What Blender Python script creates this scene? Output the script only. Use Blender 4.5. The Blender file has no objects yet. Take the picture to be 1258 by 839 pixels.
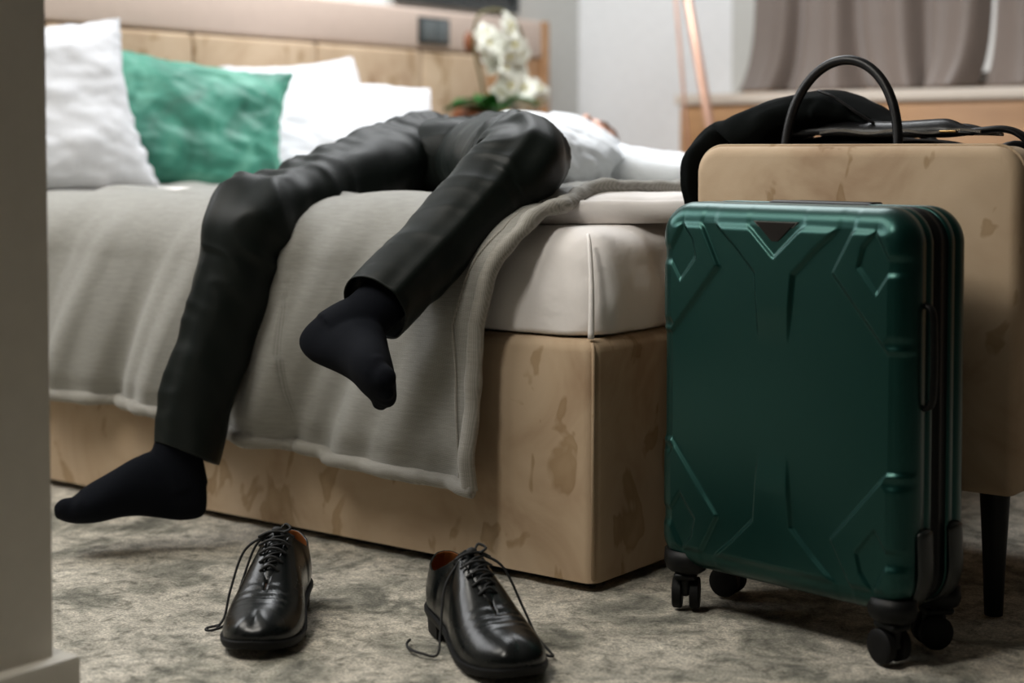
import bpy, bmesh, math, random
import numpy as np
from mathutils import Vector, Matrix, noise

R = math.radians
S = bpy.context.scene
COL = S.collection

# ------------------------------------------------------------------ camera
cam_d = bpy.data.cameras.new('camera')
cam = bpy.data.objects.new('camera', cam_d)
COL.objects.link(cam)
S.camera = cam
cam.location = (1.465, -2.138, 0.71)
_fw = Vector((-0.606 * math.cos(R(2.5)), 0.795 * math.cos(R(2.5)), -math.sin(R(2.5))))
cam.rotation_euler = _fw.to_track_quat('-Z', 'Y').to_euler()
cam_d.sensor_width = 36.0
cam_d.lens = 2000.0 / 1258.0 * 36.0
cam_d.shift_y = -0.117
cam_d.clip_start = 0.05
cam_d.dof.use_dof = True
cam_d.dof.focus_distance = 2.55
cam_d.dof.aperture_fstop = 2.3

# ------------------------------------------------------------------ world, lights, exposure
wd = bpy.data.worlds.new('world')
S.world = wd
wd.use_nodes = True
wn = wd.node_tree
wn.nodes.clear()
w_out = wn.nodes.new('ShaderNodeOutputWorld')
w_bg = wn.nodes.new('ShaderNodeBackground')
w_bg.inputs['Color'].default_value = (1.0, 0.97, 0.92, 1)
w_bg.inputs['Strength'].default_value = 0.7
wn.links.new(w_bg.outputs[0], w_out.inputs[0])

def area(name, loc, target, sx, sy, power, color, spread=180):
    l = bpy.data.lights.new(name, 'AREA')
    l.shape = 'RECTANGLE'
    l.size = sx
    l.size_y = sy
    l.energy = power
    l.color = color
    l.spread = R(spread)
    o = bpy.data.objects.new(name, l)
    COL.objects.link(o)
    o.location = loc
    o.rotation_euler = (Vector(target) - Vector(loc)).to_track_quat('-Z', 'Y').to_euler()
    return o

area('added_key_light', (-0.95, -1.35, 2.35), (-0.3, -0.1, 0.3), 0.9, 0.9, 22, (1.0, 0.96, 0.88))  # added key light, out of view, for the bed side, quilt and carpet
area('added_front_fill', (-0.10, -1.62, 2.3), (-0.35, 0.0, 0.35), 0.35, 0.5, 20, (1.0, 0.95, 0.86))  # added front light for the pier and bed side, no fixture modelled
area('added_top_fill', (-1.25, 1.45, 2.50), (-1.35, 1.50, 0.0), 1.4, 1.6, 40, (0.96, 0.98, 1.0), 140)  # added overhead fill that brightens the pillows and the back of the room
area('added_left_fill', (-2.0, -0.75, 1.65), (0.0, -0.2, 0.4), 1.1, 1.4, 26, (0.97, 0.98, 1.0))  # added fill from the left, the wall behind it has no opening

S.view_settings.view_transform = 'Standard'
S.view_settings.look = 'None'
S.view_settings.gamma = 1.0
S.view_settings.use_curve_mapping = False
S.view_settings.exposure = 0.3

# ------------------------------------------------------------------ materials
class NT:
    def __init__(s, name):
        s.m = bpy.data.materials.new(name)
        s.m.use_nodes = True
        s.t = s.m.node_tree
        s.b = s.t.nodes['Principled BSDF']
        s.tc = None
    def n(s, typ, **kw):
        x = s.t.nodes.new(typ)
        for k, v in kw.items():
            setattr(x, k, v)
        return x
    def l(s, a, b):
        s.t.links.new(a, b)
    def coord(s, scale=(1, 1, 1), rot=(0, 0, 0)):
        if s.tc is None:
            s.tc = s.n('ShaderNodeTexCoord')
        mp = s.n('ShaderNodeMapping')
        mp.inputs['Scale'].default_value = scale
        mp.inputs['Rotation'].default_value = rot
        s.l(s.tc.outputs['Object'], mp.inputs['Vector'])
        return mp.outputs['Vector']
    def noise(s, scale, detail=4, rough=0.55, vec=None, dist=0.0):
        x = s.n('ShaderNodeTexNoise')
        x.inputs['Scale'].default_value = scale
        x.inputs['Detail'].default_value = detail
        x.inputs['Roughness'].default_value = rough
        x.inputs['Distortion'].default_value = dist
        s.l(vec if vec else s.coord(), x.inputs['Vector'])
        return x.outputs['Fac']
    def ramp(s, fac, stops):
        x = s.n('ShaderNodeValToRGB')
        e = x.color_ramp.elements
        while len(e) < len(stops):
            e.new(0.5)
        for i, (p, c) in enumerate(stops):
            e[i].position = p
            e[i].color = (*c, 1) if len(c) == 3 else c
        s.l(fac, x.inputs['Fac'])
        return x.outputs['Color']
    def mix(s, fac, a, b, mode='MIX'):
        x = s.n('ShaderNodeMix', data_type='RGBA', blend_type=mode)
        for sock, v in ((x.inputs[0], fac), (x.inputs[6], a), (x.inputs[7], b)):
            if isinstance(v, (int, float)):
                sock.default_value = v
            elif isinstance(v, tuple):
                sock.default_value = (*v, 1)
            else:
                s.l(v, sock)
        return x.outputs[2]
    def bump(s, h, strength=0.3, dist=0.01, prev=None):
        x = s.n('ShaderNodeBump')
        x.inputs['Strength'].default_value = strength
        x.inputs['Distance'].default_value = dist
        s.l(h, x.inputs['Height'])
        if prev:
            s.l(prev, x.inputs['Normal'])
        s.l(x.outputs['Normal'], s.b.inputs['Normal'])
        return x.outputs['Normal']
    def set(s, **kw):
        for k, v in kw.items():
            s.b.inputs[k.replace('_', ' ')].default_value = v
    def col(s, c):
        if isinstance(c, tuple):
            s.b.inputs['Base Color'].default_value = (*c, 1)
        else:
            s.l(c, s.b.inputs['Base Color'])

def plain(name, c, rough=0.6, **kw):
    t = NT(name)
    n = t.noise(30, 3)
    d = tuple(x * 0.88 for x in c)
    t.col(t.mix(n, d, c))
    t.set(Roughness=rough, **kw)
    return t.m

M = {}
def mk_velvet():
    t = NT('beige_velvet')
    a = t.noise(4.5, 4, 0.6, dist=0.6)
    b = t.noise(13, 3, 0.5, vec=t.coord((1, 1, 0.6)), dist=0.6)
    c = t.noise(240, 2)
    k = t.ramp(a, [(0.30, (0.36, 0.245, 0.155)), (0.48, (0.47, 0.35, 0.235)), (0.70, (0.54, 0.415, 0.29))])
    patch = t.ramp(b, [(0.585, (1, 1, 1)), (0.62, (0.74, 0.69, 0.60)), (0.72, (0.87, 0.83, 0.76))])
    k = t.mix(1.0, k, patch, 'MULTIPLY')
    t.col(k)
    t.set(Roughness=0.75)
    t.b.inputs['Sheen Weight'].default_value = 0.10
    t.b.inputs['Sheen Roughness'].default_value = 0.4
    t.b.inputs['Specular IOR Level'].default_value = 0.2
    t.b.inputs['Sheen Tint'].default_value = (0.9, 0.8, 0.68, 1)
    t.bump(c, 0.10, 0.002)
    return t.m
M['velvet'] = mk_velvet()

def mk_carpet():
    t = NT('grey_beige_carpet')
    a = t.noise(5.5, 5, 0.62, vec=t.coord((1.0, 1.0, 1), (0, 0, 0.6)), dist=0.8)
    b = t.noise(38, 5, 0.7, dist=0.4)
    c = t.noise(230, 4, 0.8)
    k = t.ramp(a, [(0.34, (0.13, 0.128, 0.100)), (0.43, (0.34, 0.325, 0.270)), (0.52, (0.60, 0.555, 0.475)), (0.70, (0.74, 0.69, 0.60))])
    k2 = t.ramp(b, [(0.34, (0.38, 0.38, 0.34)), (0.50, (1.0, 0.99, 0.97)), (0.66, (1.3, 1.28, 1.25))])
    k = t.mix(1.0, k, k2, 'MULTIPLY')
    k3 = t.ramp(c, [(0.38, (0.50, 0.50, 0.48)), (0.60, (1.2, 1.2, 1.2))])
    k = t.mix(1.0, k, k3, 'MULTIPLY')
    t.col(k)
    t.set(Roughness=0.95)
    t.b.inputs['Sheen Weight'].default_value = 0.2
    n1 = t.bump(b, 0.55, 0.012)
    t.bump(c, 0.7, 0.004, n1)
    return t.m
M['carpet'] = mk_carpet()

def mk_woven(name, c0, c1, sheen=0.2):
    t = NT(name)
    v = t.coord((1, 1, 1))
    w1 = t.n('ShaderNodeTexWave', wave_type='BANDS', bands_direction='Z')
    w1.inputs['Scale'].default_value = 150
    w1.inputs['Distortion'].default_value = 1.2
    w1.inputs['Detail'].default_value = 2
    w1.inputs['Detail Scale'].default_value = 1.5
    t.l(t.coord((1, 1, 1), (R(38), 0, 0)), w1.inputs['Vector'])
    w2 = t.n('ShaderNodeTexWave', wave_type='BANDS', bands_direction='X')
    w2.inputs['Scale'].default_value = 110
    w2.inputs['Distortion'].default_value = 1.0
    t.l(v, w2.inputs['Vector'])
    n = t.noise(90, 3, 0.6, vec=t.coord((0.4, 0.4, 3)))
    a = t.mix(0.45, w1.outputs['Fac'], w2.outputs['Fac'])
    a = t.mix(0.45, a, n)
    t.col(t.ramp(a, [(0.25, c0), (0.75, c1)]))
    t.set(Roughness=0.7)
    t.b.inputs['Sheen Weight'].default_value = sheen
    t.bump(a, 0.22, 0.002)
    return t.m
M['quilt'] = mk_woven('grey_woven_quilt', (0.185, 0.180, 0.160), (0.37, 0.362, 0.332))
M['quilt_edge'] = mk_woven('grey_woven_quilt_edge', (0.19, 0.18, 0.155), (0.38, 0.36, 0.32))

def mk_linen(name, c, bumpy=0.12, rough=0.75):
    t = NT(name)
    n = t.noise(7, 3, 0.5, dist=1.0)
    f = t.noise(500, 2)
    t.col(t.mix(f, tuple(x * 0.95 for x in c), c))
    t.set(Roughness=rough)
    t.b.inputs['Sheen Weight'].default_value = 0.1
    n1 = t.bump(n, bumpy, 0.05)
    t.bump(f, 0.05, 0.001, n1)
    return t.m
M['sheet'] = mk_linen('white_cotton_sheet', (0.90, 0.86, 0.84))
M['pillow'] = mk_linen('white_pillow_cotton', (0.74, 0.75, 0.78))
M['shirt'] = mk_linen('white_shirt_cotton', (0.80, 0.83, 0.86), 0.3)

def mk_green_velvet():
    t = NT('green_velvet')
    a = t.noise(6, 3, 0.5, dist=0.9)
    t.col(t.ramp(a, [(0.32, (0.008, 0.085, 0.055)), (0.52, (0.035, 0.215, 0.150)), (0.72, (0.14, 0.40, 0.30))]))
    t.set(Roughness=0.55)
    t.b.inputs['Sheen Weight'].default_value = 0.6
    t.b.inputs['Sheen Tint'].default_value = (0.35, 0.8, 0.62, 1)
    t.bump(a, 0.12, 0.02)
    return t.m
M['green'] = mk_green_velvet()

def mk_trouser():
    t = NT('black_green_suiting')
    f = t.noise(600, 2)
    t.col(t.mix(f, (0.0036, 0.0058, 0.0048), (0.0058, 0.0088, 0.0074)))
    t.set(Roughness=0.47)
    t.b.inputs['Specular IOR Level'].default_value = 0.19
    t.b.inputs['Sheen Weight'].default_value = 0.02
    t.b.inputs['Sheen Roughness'].default_value = 0.35
    t.b.inputs['Sheen Tint'].default_value = (0.7, 0.8, 0.75, 1)
    t.bump(f, 0.06, 0.0006)
    return t.m
M['trouser'] = mk_trouser()

def mk_knit(name, c):
    t = NT(name)
    w = t.n('ShaderNodeTexWave', wave_type='BANDS', bands_direction='Z')
    w.inputs['Scale'].default_value = 300
    w.inputs['Distortion'].default_value = 2
    t.l(t.coord(), w.inputs['Vector'])
    n = t.noise(300, 2)
    t.col(t.mix(n, tuple(x * 0.7 for x in c), c))
    t.set(Roughness=0.85)
    t.b.inputs['Specular IOR Level'].default_value = 0.05
    t.b.inputs['Sheen Weight'].default_value = 0.004
    t.bump(w.outputs['Fac'], 0.25, 0.0006)
    return t.m
M['sock'] = mk_knit('black_sock_knit', (0.006, 0.007, 0.010))
M['jacket'] = mk_knit('black_jacket_wool', (0.006, 0.0075, 0.0075))

def mk_leather(name, c, rough=0.25, bump=0.12):
    t = NT(name)
    v = t.n('ShaderNodeTexVoronoi')
    v.inputs['Scale'].default_value = 260
    t.l(t.coord(), v.inputs['Vector'])
    n = t.noise(14, 4, 0.6)
    t.col(t.mix(n, tuple(x * 0.6 for x in c), c))
    t.l(t.ramp(n, [(0.3, (rough * 0.8,) * 3), (0.7, (rough * 1.3,) * 3)]), t.b.inputs['Roughness'])
    t.b.inputs['Specular IOR Level'].default_value = 0.34
    t.bump(v.outputs['Distance'], bump, 0.0008)
    return t.m
M['shoe'] = mk_leather('black_shoe_leather', (0.005, 0.0065, 0.0065), 0.24, 0.05)
M['bag'] = mk_leather('black_bag_leather', (0.006, 0.006, 0.007), 0.36, 0.15)
M['tan'] = mk_leather('tan_lining_leather', (0.30, 0.10, 0.025), 0.5, 0.05)
M['rubber'] = plain('black_rubber', (0.005, 0.005, 0.005), 0.6, **{'Specular_IOR_Level': 0.2})
M['lace'] = plain('black_lace', (0.009, 0.009, 0.009), 0.7)
M['plastic'] = plain('black_plastic', (0.005, 0.0055, 0.0055), 0.45, **{'Specular_IOR_Level': 0.2})
M['grey_plastic'] = plain('grey_plastic', (0.014, 0.018, 0.017), 0.35)

def mk_shell():
    t = NT('green_suitcase_shell')
    c = t.n('ShaderNodeTexChecker')
    c.inputs['Scale'].default_value = 330
    t.l(t.coord((1, 0.001, 1)), c.inputs['Vector'])
    n = t.noise(3, 2)
    t.col(t.mix(n, (0.0030, 0.043, 0.036), (0.0048, 0.058, 0.049)))
    t.set(Roughness=0.36, Metallic=0.78)
    t.b.inputs['Coat Weight'].default_value = 0.35
    t.b.inputs['Coat Roughness'].default_value = 0.30
    t.bump(c.outputs['Fac'], 0.10, 0.0006)
    return t.m
M['shell'] = mk_shell()
M['badge'] = plain('dark_metal_badge', (0.035, 0.03, 0.028), 0.35, Metallic=0.8)
M['badge_rim'] = plain('steel_badge_rim', (0.25, 0.25, 0.24), 0.3, Metallic=0.9)
M['silver'] = plain('silver_metal', (0.6, 0.58, 0.55), 0.3, Metallic=1.0)
M['brass'] = plain('brass_metal', (0.55, 0.36, 0.15), 0.3, Metallic=1.0)
M['copper'] = plain('rose_copper_metal', (0.80, 0.50, 0.38), 0.35, Metallic=0.55)
M['wall'] = plain('light_grey_wall_paint', (0.62, 0.62, 0.59), 0.85)
M['bounce_cut'] = plain('dark_bounce_cut_paint', (0.045, 0.035, 0.028), 0.6)  # dark tone given to unseen walls to cut bounced light on the bed end
M['white_wall'] = plain('white_wall_paint', (0.90, 0.91, 0.92), 0.8)
M['jamb'] = plain('warm_white_paint', (0.70, 0.66, 0.59), 0.6)
M['ceil'] = plain('grey_ceiling_paint', (0.42, 0.42, 0.41), 0.9)
M['base_trim'] = plain('cream_baseboard_paint', (0.66, 0.62, 0.54), 0.45)
M['dark_glass'] = plain('dark_picture_glass', (0.015, 0.017, 0.016), 0.15)
M['picture_white'] = plain('pale_picture_sheet', (0.82, 0.86, 0.87), 0.6)
M['switch'] = plain('grey_switch_plastic', (0.13, 0.15, 0.155), 0.3)
M['switch_dark'] = plain('dark_switch_frame', (0.04, 0.045, 0.045), 0.3)
M['ceramic'] = plain('white_ceramic', (0.8, 0.76, 0.76), 0.25)
M['grey_ceramic'] = plain('grey_ceramic', (0.10, 0.11, 0.11), 0.4)
M['petal'] = plain('cream_petal', (0.80, 0.80, 0.70), 0.6)
M['petal_mid'] = plain('yellow_petal_centre', (0.55, 0.48, 0.12), 0.6)
M['leaf'] = plain('green_leaf', (0.018, 0.13, 0.02), 0.4)
M['stem'] = plain('brown_green_stem', (0.15, 0.13, 0.05), 0.6)
M['rust'] = plain('rust_brown_ornament', (0.22, 0.075, 0.03), 0.5)
M['skin'] = NT('skin').m
_s = M['skin'].node_tree.nodes['Principled BSDF']
_s.inputs['Base Color'].default_value = (0.62, 0.36, 0.27, 1)
_s.inputs['Roughness'].default_value = 0.5
_s.inputs['Subsurface Weight'].default_value = 0.08
_s.inputs['Subsurface Radius'].default_value = (0.01, 0.004, 0.002)
M['hair'] = plain('brown_hair', (0.10, 0.045, 0.02), 0.6)
M['eye'] = plain('eye_white', (0.7, 0.7, 0.7), 0.2)
M['lip'] = plain('lip_skin', (0.45, 0.18, 0.15), 0.5)

def mk_wood(name, c0, c1, axis=(1, 8, 8)):
    t = NT(name)
    n = t.noise(3.0, 6, 0.6, vec=t.coord(axis), dist=0.6)
    t.col(t.ramp(n, [(0.3, c0), (0.7, c1)]))
    t.set(Roughness=0.45)
    t.bump(n, 0.06, 0.004)
    return t.m
M['oak'] = mk_wood('honey_oak', (0.33, 0.17, 0.075), (0.46, 0.26, 0.125))
M['sill_top'] = plain('pale_cabinet_top', (0.66, 0.58, 0.50), 0.35)

def mk_curtain():
    t = NT('taupe_curtain_satin')
    n = t.noise(300, 2, vec=t.coord((1, 1, 0.1)))
    t.col(t.mix(n, (0.150, 0.118, 0.100), (0.205, 0.162, 0.140)))
    t.set(Roughness=0.42)
    t.b.inputs['Sheen Weight'].default_value = 0.3
    t.bump(n, 0.08, 0.001)
    return t.m
M['curtain'] = mk_curtain()

def mk_glass():
    t = NT('window_glass')
    t.set(Roughness=0.02)
    t.b.inputs['Transmission Weight'].default_value = 1.0
    t.b.inputs['IOR'].default_value = 1.1
    return t.m
M['glass'] = mk_glass()

# ------------------------------------------------------------------ mesh helpers
def mobj(name, verts, faces, mat, parent=None, smooth=True, mats=None, fm=None):
    me = bpy.data.meshes.new(name)
    me.from_pydata([tuple(map(float, v)) for v in verts], [], [tuple(f) for f in faces])
    me.validate()
    for m in (mats or [mat]):
        me.materials.append(M[m])
    if fm is not None and len(fm) == len(me.polygons):
        me.polygons.foreach_set('material_index', fm)
    if smooth:
        me.polygons.foreach_set('use_smooth', [True] * len(me.polygons))
    me.update()
    o = bpy.data.objects.new(name, me)
    COL.objects.link(o)
    if parent:
        o.parent = parent
    return o

def empty(name, loc=(0, 0, 0), rz=0.0):
    o = bpy.data.objects.new(name, None)
    o.empty_display_size = 0.05
    COL.objects.link(o)
    o.location = loc
    o.rotation_euler = (0, 0, rz)
    return o

def tag(o, label, cat, group=None):
    o['label'] = label
    o['category'] = cat
    if group:
        o['group'] = group
    return o

def struct(o):
    o['kind'] = 'structure'
    return o

class Geo:
    """collects several shapes into one mesh"""
    def __init__(s):
        s.v = []
        s.f = []
        s.m = []
        s.mi = 0
    def add(s, v, f):
        k = len(s.v)
        s.v.extend([tuple(map(float, p)) for p in v])
        s.f.extend([tuple(i + k for i in q) for q in f])
        s.m.extend([s.mi] * len(f))
    def grid(s, P, cu=False, cv=False):
        """P[n][m][3]; cu closes first axis, cv second"""
        P = np.asarray(P, float)
        n, m = P.shape[:2]
        f = []
        for i in range(n if cu else n - 1):
            i2 = (i + 1) % n
            for j in range(m if cv else m - 1):
                j2 = (j + 1) % m
                f.append((i * m + j, i * m + j2, i2 * m + j2, i2 * m + j))
        s.add(P.reshape(-1, 3), f)
    def loft(s, rings, cap=True):
        P = np.asarray(rings, float)
        n, m = P.shape[:2]
        s.grid(P, cv=True)
        if cap:
            k = len(s.v) - n * m
            for base, ring, flip in ((k, P[0], True), (k + (n - 1) * m, P[-1], False)):
                c = ring.mean(0)
                s.v.append(tuple(c))
                ci = len(s.v) - 1
                for j in range(m):
                    a, b = base + j, base + (j + 1) % m
                    s.f.append((ci, b, a) if flip else (ci, a, b))
                    s.m.append(s.mi)
    def box(s, x0, x1, y0, y1, z0, z1, r=0.0, seg=2, mat=None):
        bm = bmesh.new()
        bmesh.ops.create_cube(bm, size=1)
        for v in bm.verts:
            v.co = Vector(((x0 + x1) / 2 + v.co.x * (x1 - x0), (y0 + y1) / 2 + v.co.y * (y1 - y0), (z0 + z1) / 2 + v.co.z * (z1 - z0)))
        if r > 0:
            bmesh.ops.bevel(bm, geom=bm.edges[:] , offset=r, segments=seg, profile=0.5, affect='EDGES')
        bm.verts.index_update()
        vs = [v.co.copy() for v in bm.verts]
        if mat is not None:
            vs = [mat @ v for v in vs]
        s.add(vs, [[v.index for v in f.verts] for f in bm.faces])
        bm.free()
    def tube(s, path, r, n=10, cap=True, flat=1.0, up=None):
        path = np.asarray(path, float)
        rr = np.full(len(path), r) if np.isscalar(r) else np.asarray(r, float)
        fr = frames(path, up)
        th = np.linspace(0, 2 * math.pi, n, endpoint=False)
        rings = []
        for p, (t, a, b), q in zip(path, fr, rr):
            rings.append([p + a * math.cos(k) * q + b * math.sin(k) * q * flat for k in th])
        s.loft(rings, cap)
    def ell(s, c, rx, ry, rz, n=16, m=10, mat=None):
        rings = []
        for i in range(m + 1):
            ph = math.pi * i / m
            rings.append([(math.sin(ph) * math.cos(t) * rx, math.sin(ph) * math.sin(t) * ry, -math.cos(ph) * rz) for t in np.linspace(0, 2 * math.pi, n, endpoint=False)])
        P = np.asarray(rings)
        if mat is not None:
            P = P @ np.array(mat.to_3x3()).T
        s.grid(P + np.array(c), cv=True)
    def build(s, name, mat, parent=None, smooth=True, mats=None, angle=None, merge=True):
        o = mobj(name, s.v, s.f, mat, parent, smooth, mats, s.m if mats else None)
        if merge:
            bm = bmesh.new()
            bm.from_mesh(o.data)
            bmesh.ops.remove_doubles(bm, verts=bm.verts[:], dist=1e-5)
            bm.to_mesh(o.data)
            bm.free()
        if angle:
            o.data.set_sharp_from_angle(angle=R(angle))
        return o

def frames(path, up=None):
    path = np.asarray(path, float)
    n = len(path)
    t = np.gradient(path, axis=0)
    t /= np.linalg.norm(t, axis=1)[:, None] + 1e-12
    out = []
    if up is None:
        a = np.cross(t[0], [0, 0, 1.0])
        if np.linalg.norm(a) < 0.1:
            a = np.cross(t[0], [1.0, 0, 0])
    else:
        a = np.asarray(up, float)
    for i in range(n):
        u = a if up is None or np.ndim(up) == 1 else np.asarray(up[i], float)
        u = u - t[i] * (u @ t[i])
        u /= np.linalg.norm(u) + 1e-12
        out.append((t[i], u, np.cross(t[i], u)))
        if up is None:
            a = u
    return out

def crom(pts, n):
    """Catmull-Rom through rows of any width"""
    P = np.asarray(pts, float)
    k = len(P)
    u = np.linspace(0, k - 1, n)
    out = []
    for x in u:
        i = min(int(x), k - 2)
        f = x - i
        p1, p2 = P[i], P[i + 1]
        p0 = P[i - 1] if i > 0 else 2 * p1 - p2
        p3 = P[i + 2] if i + 2 < k else 2 * p2 - p1
        out.append(0.5 * ((2 * p1) + (-p0 + p2) * f + (2 * p0 - 5 * p1 + 4 * p2 - p3) * f * f + (-p0 + 3 * p1 - 3 * p2 + p3) * f ** 3))
    return np.asarray(out)

def nz(x, y, z=0.0):
    return noise.noise(Vector((x, y, z)))
def sstep(a, b, x):
    t = np.clip((np.asarray(x, float) - a) / (b - a), 0, 1)
    return t * t * (3 - 2 * t)
def nrm(v):
    v = np.asarray(v, float)
    return v / np.linalg.norm(v)

def evaluate(o, mods, smooth=True):
    """apply modifiers by evaluating the mesh"""
    for typ, kw in mods:
        md = o.modifiers.new(typ, typ)
        for k, v in kw.items():
            setattr(md, k, v)
    bpy.context.view_layer.update()
    dg = bpy.context.evaluated_depsgraph_get()
    me = bpy.data.meshes.new_from_object(o.evaluated_get(dg))
    o.modifiers.clear()
    old = o.data
    mats = list(old.materials)
    o.data = me
    if not me.materials:
        for m in mats:
            me.materials.append(m)
    if smooth:
        me.polygons.foreach_set('use_smooth', [True] * len(me.polygons))
    return o

def boxo(name, mat, x0, x1, y0, y1, z0, z1, parent=None, r=0.0, seg=2):
    g = Geo()
    g.box(x0, x1, y0, y1, z0, z1, r, seg)
    return g.build(name, mat, parent, smooth=r > 0, angle=40 if r > 0 else None)

# ------------------------------------------------------------------ the room shell
def floor_mesh():
    # fine relief of the carpet pile where the camera sees it
    xs = np.concatenate([[-2.2, -1.7], np.arange(-1.6, 1.1, 0.012), [1.4, 2.2, 3.2]])
    ys = np.concatenate([[-3.4, -2.4, -1.6], np.arange(-1.2, 0.9, 0.012), [1.2, 2, 3.0]])
    P = np.zeros((len(xs), len(ys), 3))
    for i, x in enumerate(xs):
        for j, y in enumerate(ys):
            P[i, j] = (x, y, -0.004 + 0.0035 * nz(x * 22, y * 22, 3) + 0.0007 * nz(x * 60, y * 60, 7))
    g = Geo()
    g.grid(P[:, ::-1])
    return g
# grid orientation gives upward normals after the flip of one axis
fl = floor_mesh().build('floor', 'carpet')
struct(fl)
bmx = bmesh.new(); bmx.from_mesh(fl.data)
bmesh.ops.recalc_face_normals(bmx, faces=bmx.faces[:])
if sum(f.normal.z for f in bmx.faces) < 0:
    bmesh.ops.reverse_faces(bmx, faces=bmx.faces[:])
bmx.to_mesh(fl.data); bmx.free()

struct(boxo('ceiling', 'ceil', -2.3, 3.3, -3.5, 3.2, 2.62, 2.74))
struct(boxo('wall_headboard', 'wall', -2.30, -2.13, -3.5, 3.2, -0.05, 2.62))
# far wall: pier, parapet below the window and head above it
struct(boxo('wall_far', 'white_wall', -2.13, -1.46, 3.0, 3.2, -0.05, 2.62))
wf = Geo()
wf.box(-1.46, -1.22, 3.0, 3.2, -0.05, 2.62)
wf.box(-1.22, 3.3, 3.0, 3.2, -0.05, 0.92)
wf.box(-1.22, 3.3, 3.0, 3.2, 2.35, 2.62)
wf.box(1.2, 3.3, 3.0, 3.2, 0.92, 2.35)
struct(wf.build('wall_window', 'wall', smooth=False))
struct(boxo('wall_right', 'bounce_cut', 3.2, 3.3, -3.5, 3.0, -0.05, 2.62))
struct(boxo('wall_front', 'bounce_cut', -2.13, 3.2, -3.5, -3.4, -0.05, 2.62))
win = struct(empty('window_1', (0, 3.1, 0.92)))
g = Geo()
for a in ((-1.22, -1.17, 0, 1.43), (1.15, 1.2, 0, 1.43), (-0.03, 0.03, 0, 1.43)):
    g.box(a[0], a[1], -0.03, 0.03, a[2], a[3])
g.box(-1.17, 1.15, -0.03, 0.03, 0, 0.05)
g.box(-1.17, 1.15, -0.03, 0.03, 1.38, 1.43)
g.build('window_frame', 'white_wall', win, smooth=False)
for x0, x1 in ((-1.17, -0.03), (0.03, 1.15)):
    boxo('pane', 'glass', x0, x1, -0.004, 0.004, 0.05, 1.38, win)
# pier / door reveal on the left, close to the camera
struct(boxo('wall_left', 'jamb', -0.34, -0.20, -3.4, -0.893, -0.02, 2.62, r=0.004))
bb = Geo()
bb.box(-0.362, -0.178, -3.4, -0.868, -0.02, 0.082, 0.006, 2)
struct(bb.build('baseboard_left', 'base_trim', angle=40))
struct(boxo('baseboard_far', 'base_trim', -2.13, -1.53, 2.985, 3.0, 0.0, 0.09, r=0.003))

# ------------------------------------------------------------------ figure joints, shared by the body, its clothes and the bedding they press
HIP1, KNEE1 = np.array([-0.730, 0.402, 0.690]), np.array([-0.708, -0.054, 0.582])
HIP2, KNEE2 = np.array([-0.545, 0.412, 0.692]), np.array([-0.222, 0.100, 0.690])
HEEL1, TOE1 = np.array([-0.734, -0.162, 0.082]), np.array([-0.900, -0.378, 0.076])
HEEL2, TOE2 = np.array([-0.372, -0.262, 0.412]), np.array([-0.142, -0.313, 0.337])
PELV = np.array([-0.645, 0.47, 0.690])
CHEST = np.array([-0.80, 0.92, 0.690])
NECK = np.array([-0.90, 1.17, 0.685])

def foot_matrix(heel, toe, up):
    x = nrm(toe - heel)
    z = nrm(up - x * (up @ x))
    y = np.cross(z, x)
    Lc = np.array([-0.062, 0, 0.035])
    Tc = np.array([0.208, 0, 0.020])
    s = np.linalg.norm(toe - heel) / np.linalg.norm(Tc - Lc)
    Rm = np.stack([x, y, z], 1)
    # the local heel-toe line tilts a little: rotate about y so that both points land
    d = nrm(Tc - Lc)
    a = math.atan2(d[2], d[0])
    ca, sa = math.cos(a), math.sin(a)
    Ry = np.array([[ca, 0, sa], [0, 1, 0], [-sa, 0, ca]])
    Rm = Rm @ Ry
    return Rm * s, heel - (Rm * s) @ Lc

A1, B1 = foot_matrix(HEEL1, TOE1, KNEE1 - HEEL1)
A2, B2 = foot_matrix(HEEL2, TOE2, KNEE2 - HEEL2)
ANK1 = A1 @ np.array([0, 0, 0.085]) + B1
ANK2 = A2 @ np.array([0, 0, 0.085]) + B2

CAPS = [(HIP1, KNEE1, 0.088, 0.082), (HIP2, KNEE2, 0.088, 0.078), (PELV, CHEST, 0.11, 0.12), (KNEE1, ANK1, 0.080, 0.066), (KNEE2, ANK2, 0.072, 0.058)]
def press_z(x, y, z):
    """cloth lies under the limbs: lower z to the limbs' underside where they overlap"""
    for a, b, ra, rb in CAPS[:3] + CAPS[4:]:
        ab = (b - a)[:2]
        t = ((x - a[0]) * ab[0] + (y - a[1]) * ab[1]) / (ab @ ab)
        t = min(1.0, max(0.0, t))
        c = a + (b - a) * t
        r = ra + (rb - ra) * t
        d = math.hypot(x - c[0], y - c[1])
        if d < r * 1.6:
            under = c[2] - math.sqrt(max(0, (r * 0.96) ** 2 - min(d, r * 0.95) ** 2))
            if d < r * 0.95:
                z = min(z, under)
            else:
                k = (d - r * 0.95) / (r * 0.65)
                z = min(z, under + 0.02 + k * 0.12)
    return z
def press_y(x, y, z):
    """the hanging side of the cloth stays behind the shins"""
    for a, b, ra, rb in (CAPS[3], CAPS[4]):
        t = (z - a[2]) / (b[2] - a[2])
        if t < -0.1 or t > 1.0:
            continue
        t = max(0.0, t)
        c = a + (b - a) * t
        r = ra + (rb - ra) * t
        dx = abs(x - c[0])
        if dx < r:
            y = max(y, c[1] + math.sqrt(r * r - dx * dx) * 0.97)
    return y

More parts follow.
